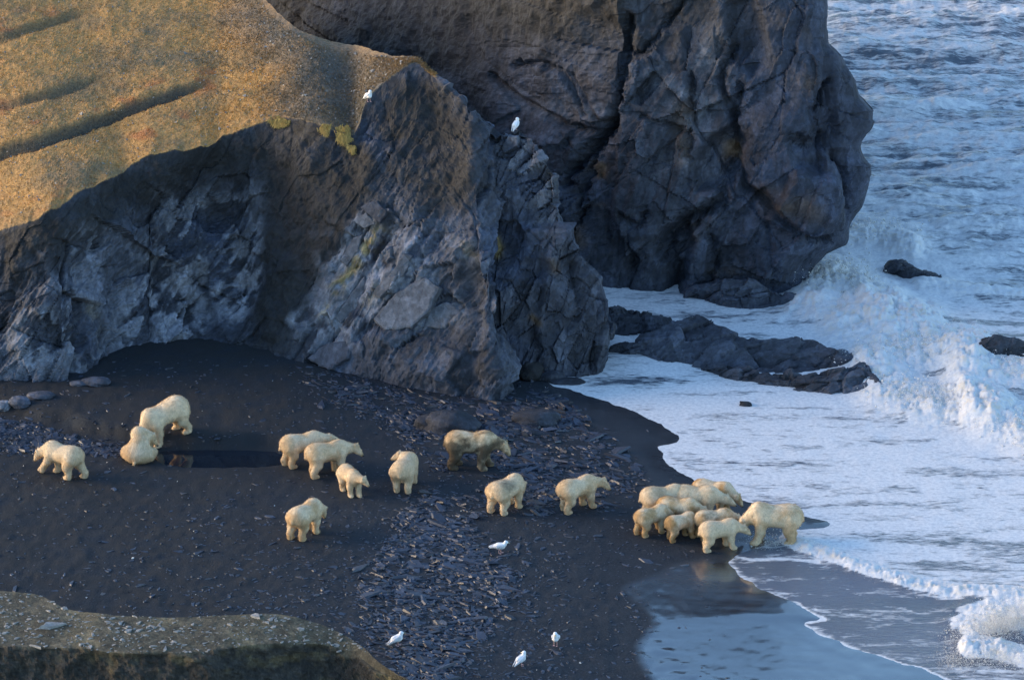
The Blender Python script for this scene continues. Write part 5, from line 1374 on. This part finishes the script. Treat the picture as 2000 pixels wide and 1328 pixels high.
# ------------------------------------------------------------ loose slabs lying on the cliff faces (parts of the cliff)
def face_slab(bvh, parent, pts, tone, proud=0.06, thick=0.35):
    hits = []
    c = np.mean(pts, 0)
    for a in pts:
        q = np.array(a) * 0.8 + c * 0.2
        loc, nrm = hit(bvh, q[0], q[1])
        if loc is not None: hits.append(loc)
    if len(hits) < 3: return
    H = np.array([h_[:] for h_ in hits]); cc = H.mean(0)
    nrm = np.linalg.svd(H - cc)[2][2]
    vd = cc - np.array([0, 0, CAM_H])
    if nrm @ vd > 0: nrm = -nrm
    lim = -vd / np.linalg.norm(vd)
    nrm = nrm * 0.6 + 0.4 * lim; nrm /= np.linalg.norm(nrm)
    pl = cc + nrm * (proud + 0.5 * np.abs((H - cc) @ nrm).max())
    out = []
    dense = []
    for i in range(len(pts)):                          # uneven broken edges
        a = np.array(pts[i], float); b = np.array(pts[(i + 1) % len(pts)], float)
        L_ = np.hypot(*(b - a)); k = max(1, int(L_ / 9))
        for j in range(k):
            q = a + (b - a) * j / k
            if j: q = q + rng.normal(0, 1.3, 2)
            dense.append(q)
    for q in dense:
        dx, dy, dz = ray(q[0], q[1]); dv = np.array([float(dx), float(dy), float(dz)])
        t = ((pl - np.array([0, 0, CAM_H])) @ nrm) / (dv @ nrm)
        out.append(np.array([0, 0, CAM_H]) + dv * t)
    out = np.array(out); n_ = len(out); ctr = out.mean(0)
    inner = ctr + (out - ctr) * 0.90 + nrm * 0.03 + rng.normal(0, 0.008, out.shape)
    back = ctr + (out - ctr) * 1.06 - nrm * thick
    V = np.concatenate([back, out, inner, [ctr + nrm * 0.035]])
    Fc = []
    for i in range(n_):
        j = (i + 1) % n_
        Fc += [(i, j, n_ + j), (i, n_ + j, n_ + i), (n_ + i, n_ + j, 2 * n_ + j), (n_ + i, 2 * n_ + j, 2 * n_ + i), (2 * n_ + i, 2 * n_ + j, 3 * n_)]
    me = mesh_np('rock_slab', V, np.array(Fc))
    attr_c(me, 'tint', np.tile(tone, (len(V), 1)))
    link('rock_slab', me, M_ROCK, parent)
for pts, tone in [([(730, 622), (772, 574), (830, 542), (858, 562), (838, 606), (802, 640), (752, 644)], PALE * 0.62), ([(826, 640), (846, 600), (872, 590), (905, 606), (870, 640)], PALE * 0.55),
                  ([(655, 620), (690, 568), (712, 540), (716, 560), (690, 610), (665, 632)], PALE * 0.6), ([(728, 575), (748, 545), (775, 538), (766, 560), (742, 580)], PALE * 0.5), ([(760, 540), (790, 495), (806, 500), (788, 540)], PALE * 0.5),
                  ([(690, 430), (715, 415), (735, 438), (712, 446)], PALE * 0.7), ([(664, 510), (690, 465), (708, 458), (700, 490), (676, 520)], PALE * 0.5), ([(704, 405), (736, 392), (756, 412), (742, 436)], GREY * 1.1), ([(600, 700), (640, 670), (690, 662), (680, 700), (640, 722)], GREY * 1.3)]:
    face_slab(bvh_hill, hill, pts, tone)

# ------------------------------------------------------------ turf: dry grass and pale stones on the tundra, chips on the bank
m = (HILL_T > 0.6)
px1, py1 = proj(HILL_P)
m &= (px1 > -150) & (px1 < 900) & (py1 > -80)
m[-30:] = False
idx = np.argwhere(m)
r = np.random.default_rng(95)
pick = idx[r.integers(0, len(idx), 110000)]
B = HILL_P[pick[:, 0], pick[:, 1]] + np.concatenate([r.normal(0, 0.05, (len(pick), 2)), np.zeros((len(pick), 1))], 1)
tcol = HILL_TC[pick[:, 0], pick[:, 1]]
keep = r.uniform(0, 1, len(B)) < 0.55 + 0.4 * fbm(B[:, 0] * 1.2, B[:, 1] * 1.2, seed=96, oct=3)
B = B[keep]; tcol = tcol[keep]; n = len(B)
hgt = 0.024 * (0.5 + r.gamma(1.6, 0.5, n)); ang = r.uniform(0, math.pi, n); wdt = 0.008 + 0.012 * r.uniform(0, 1, n)
dirx, diry = np.cos(ang) * wdt, np.sin(ang) * wdt
ln = r.normal(0, 0.5, (n, 2)) * hgt[:, None]
V = np.stack([B + np.stack([dirx, diry, -0.01 + 0 * hgt], 1), B - np.stack([dirx, diry, 0.01 + 0 * hgt], 1), B + np.stack([ln[:, 0], ln[:, 1], hgt], 1), B + np.stack([ln[:, 0] + dirx * 0.8 + diry, ln[:, 1] + diry * 0.8 - dirx, hgt * 0.8], 1)], 1)
Fc = np.array([(0, 1, 2), (0, 2, 3)])[None] + 4 * np.arange(n)[:, None, None]
me = mesh_np('dry_grass', V.reshape(-1, 3), Fc.reshape(-1, 3))
gc = np.clip(tcol * r.uniform(0.75, 1.5, (n, 1)) * np.array([1.05, 1.0, 0.95]), 0, 0.6)
attr_c(me, 'tint', np.repeat(gc, 4, 0))
def mat_grass():
    t = NT('dry_tundra_grass')
    t.set('Base Color', t.mix(t.maprange(t.noise(20, 3, 0.6, t.pos()), 0.3, 0.7, 0.0, 0.3), t.attr('tint', True), (0.30, 0.21, 0.10))); t.set('Roughness', 0.85); t.set('Specular IOR Level', 0.1)
    t.t.nodes  # base colour mixes the patch tone with straw
    return t.m
tag(link('dry_grass', me, mat_grass()), 'short dry ochre grass covering the tundra slope', 'grass', kind='stuff')
pick = idx[r.integers(0, len(idx), 2200)]
B = HILL_P[pick[:, 0], pick[:, 1]] + np.concatenate([r.normal(0, 0.05, (2200, 2)), np.full((2200, 1), 0.012)], 1)
V, Fc = blobs(B, 0.020 * (0.5 + r.gamma(1.4, 0.5, 2200)), 97)
tag(link('tundra_stones', mesh_np('tundra_stones', V, Fc), M_PALE), 'small pale stones scattered through the tundra grass', kind='stuff')
# hanging yellow grass on the brow of the cliff
def tuft(label, pts, n, seed):
    r = np.random.default_rng(seed)
    VV = []; FF = []
    pts = np.array(pts, float)
    for i in range(n):
        w_ = r.dirichlet(np.ones(len(pts)) * 0.8)
        q = w_ @ pts
        loc, nrm = hit(bvh_hill, q[0], q[1])
        if loc is None: continue
        p = np.array(loc[:]); nn = np.array(nrm[:]); nn = nn if nn[1] < 0 else -nn
        L_ = r.uniform(0.10, 0.26); sd = np.array([r.uniform(-1, 1), r.uniform(-0.3, 0.3), 0]); sd *= 0.014 / (np.linalg.norm(sd) + 1e-6)
        mid = p + nn * L_ * 0.55 + np.array([r.normal(0, 0.04), 0, L_ * 0.25]); tip = p + nn * L_ * 0.8 + np.array([r.normal(0, 0.07), 0, -L_ * 0.45])
        b = len(VV); VV += [p - sd - nn * 0.03, p + sd - nn * 0.03, mid + sd, mid - sd, tip]; FF += [(b, b + 1, b + 2), (b, b + 2, b + 3), (b + 3, b + 2, b + 4)]
    me = mesh_np('grass_tuft', np.array(VV), np.array(FF))
    attr_c(me, 'tint', np.tile((0.42, 0.30, 0.10), (len(VV), 1)) * r.uniform(0.7, 1.3, (len(VV), 1)))
    tag(link('grass_tuft', me, bpy.data.materials['dry_tundra_grass']), label, 'grass', 'yellow grass tufts on the cliff brow')
tuft('broad yellow grass tuft hanging over the cliff brow', [(520, 236), (545, 230), (572, 236), (566, 250), (535, 250)], 900, 41)
tuft('small yellow grass tuft between two larger ones on the brow', [(628, 248), (645, 250), (640, 268)], 260, 42)
tuft('tall yellow grass tuft at the corner of the brow', [(655, 252), (680, 248), (690, 275), (678, 290), (660, 275)], 800, 43)
tuft('lowest yellow grass tuft below the corner of the brow', [(680, 290), (696, 288), (690, 304)], 250, 44)
# chips on the foreground bank
r = np.random.default_rng(98)
x = r.uniform(-40, 720, 1100); y = r.uniform(1160, 1275, 1100)
Pn2, ok = [], []
for a, b in zip(x, y):
    loc, nrm = hit(bvh_bank, a, b)
    Pn2.append((loc.x, loc.y, loc.z) if loc is not None else (0, 0, 0)); ok.append(loc is not None and abs(nrm.z) > 0.75 and loc.z > 1.2)
Pn2 = np.array(Pn2)[np.array(ok)]; n = len(Pn2)
size = 0.045 + 0.04 * r.gamma(1.3, 0.9, n); thick = 0.012 + size * 0.15; asp = r.uniform(0.8, 1.5, n); yaw = r.normal(0.1, 0.6, n); tlt = r.normal(0, R(6), (2, n))
order = np.argsort(-size)
bx_, by_ = proj(Pn2); lo_ = np.interp(bx_, [p[0] for p in bk], [p[1] for p in bk]); hi_ = np.interp(bx_, [p[0] for p in fr], [p[1] for p in fr]); bv_ = (by_ - lo_) / (hi_ - lo_)
for i in order[:70]:
    o = bpy.data.objects.new('pale_slate', PMESH[i % 12]); COL.objects.link(o)
    o.location = (Pn2[i, 0], Pn2[i, 1], Pn2[i, 2] - 0.01); o.rotation_euler = (tlt[0, i], tlt[1, i], yaw[i]); o.scale = (size[i] * asp[i] * 1.25, size[i] * 1.1, thick[i])
    tag(o, 'pale flat slate on the foreground bank, ' + ('along its rear rim' if bv_[i] < 0.4 else 'along its front rim' if bv_[i] > 0.72 else 'in the middle of its top'), 'slate', 'pale slates on the foreground bank')
merge(order[70:], 'slate_chips', M_PALE, Pn2, size, thick, asp, yaw, tlt, 'small pale slate chips strewn over the foreground bank')
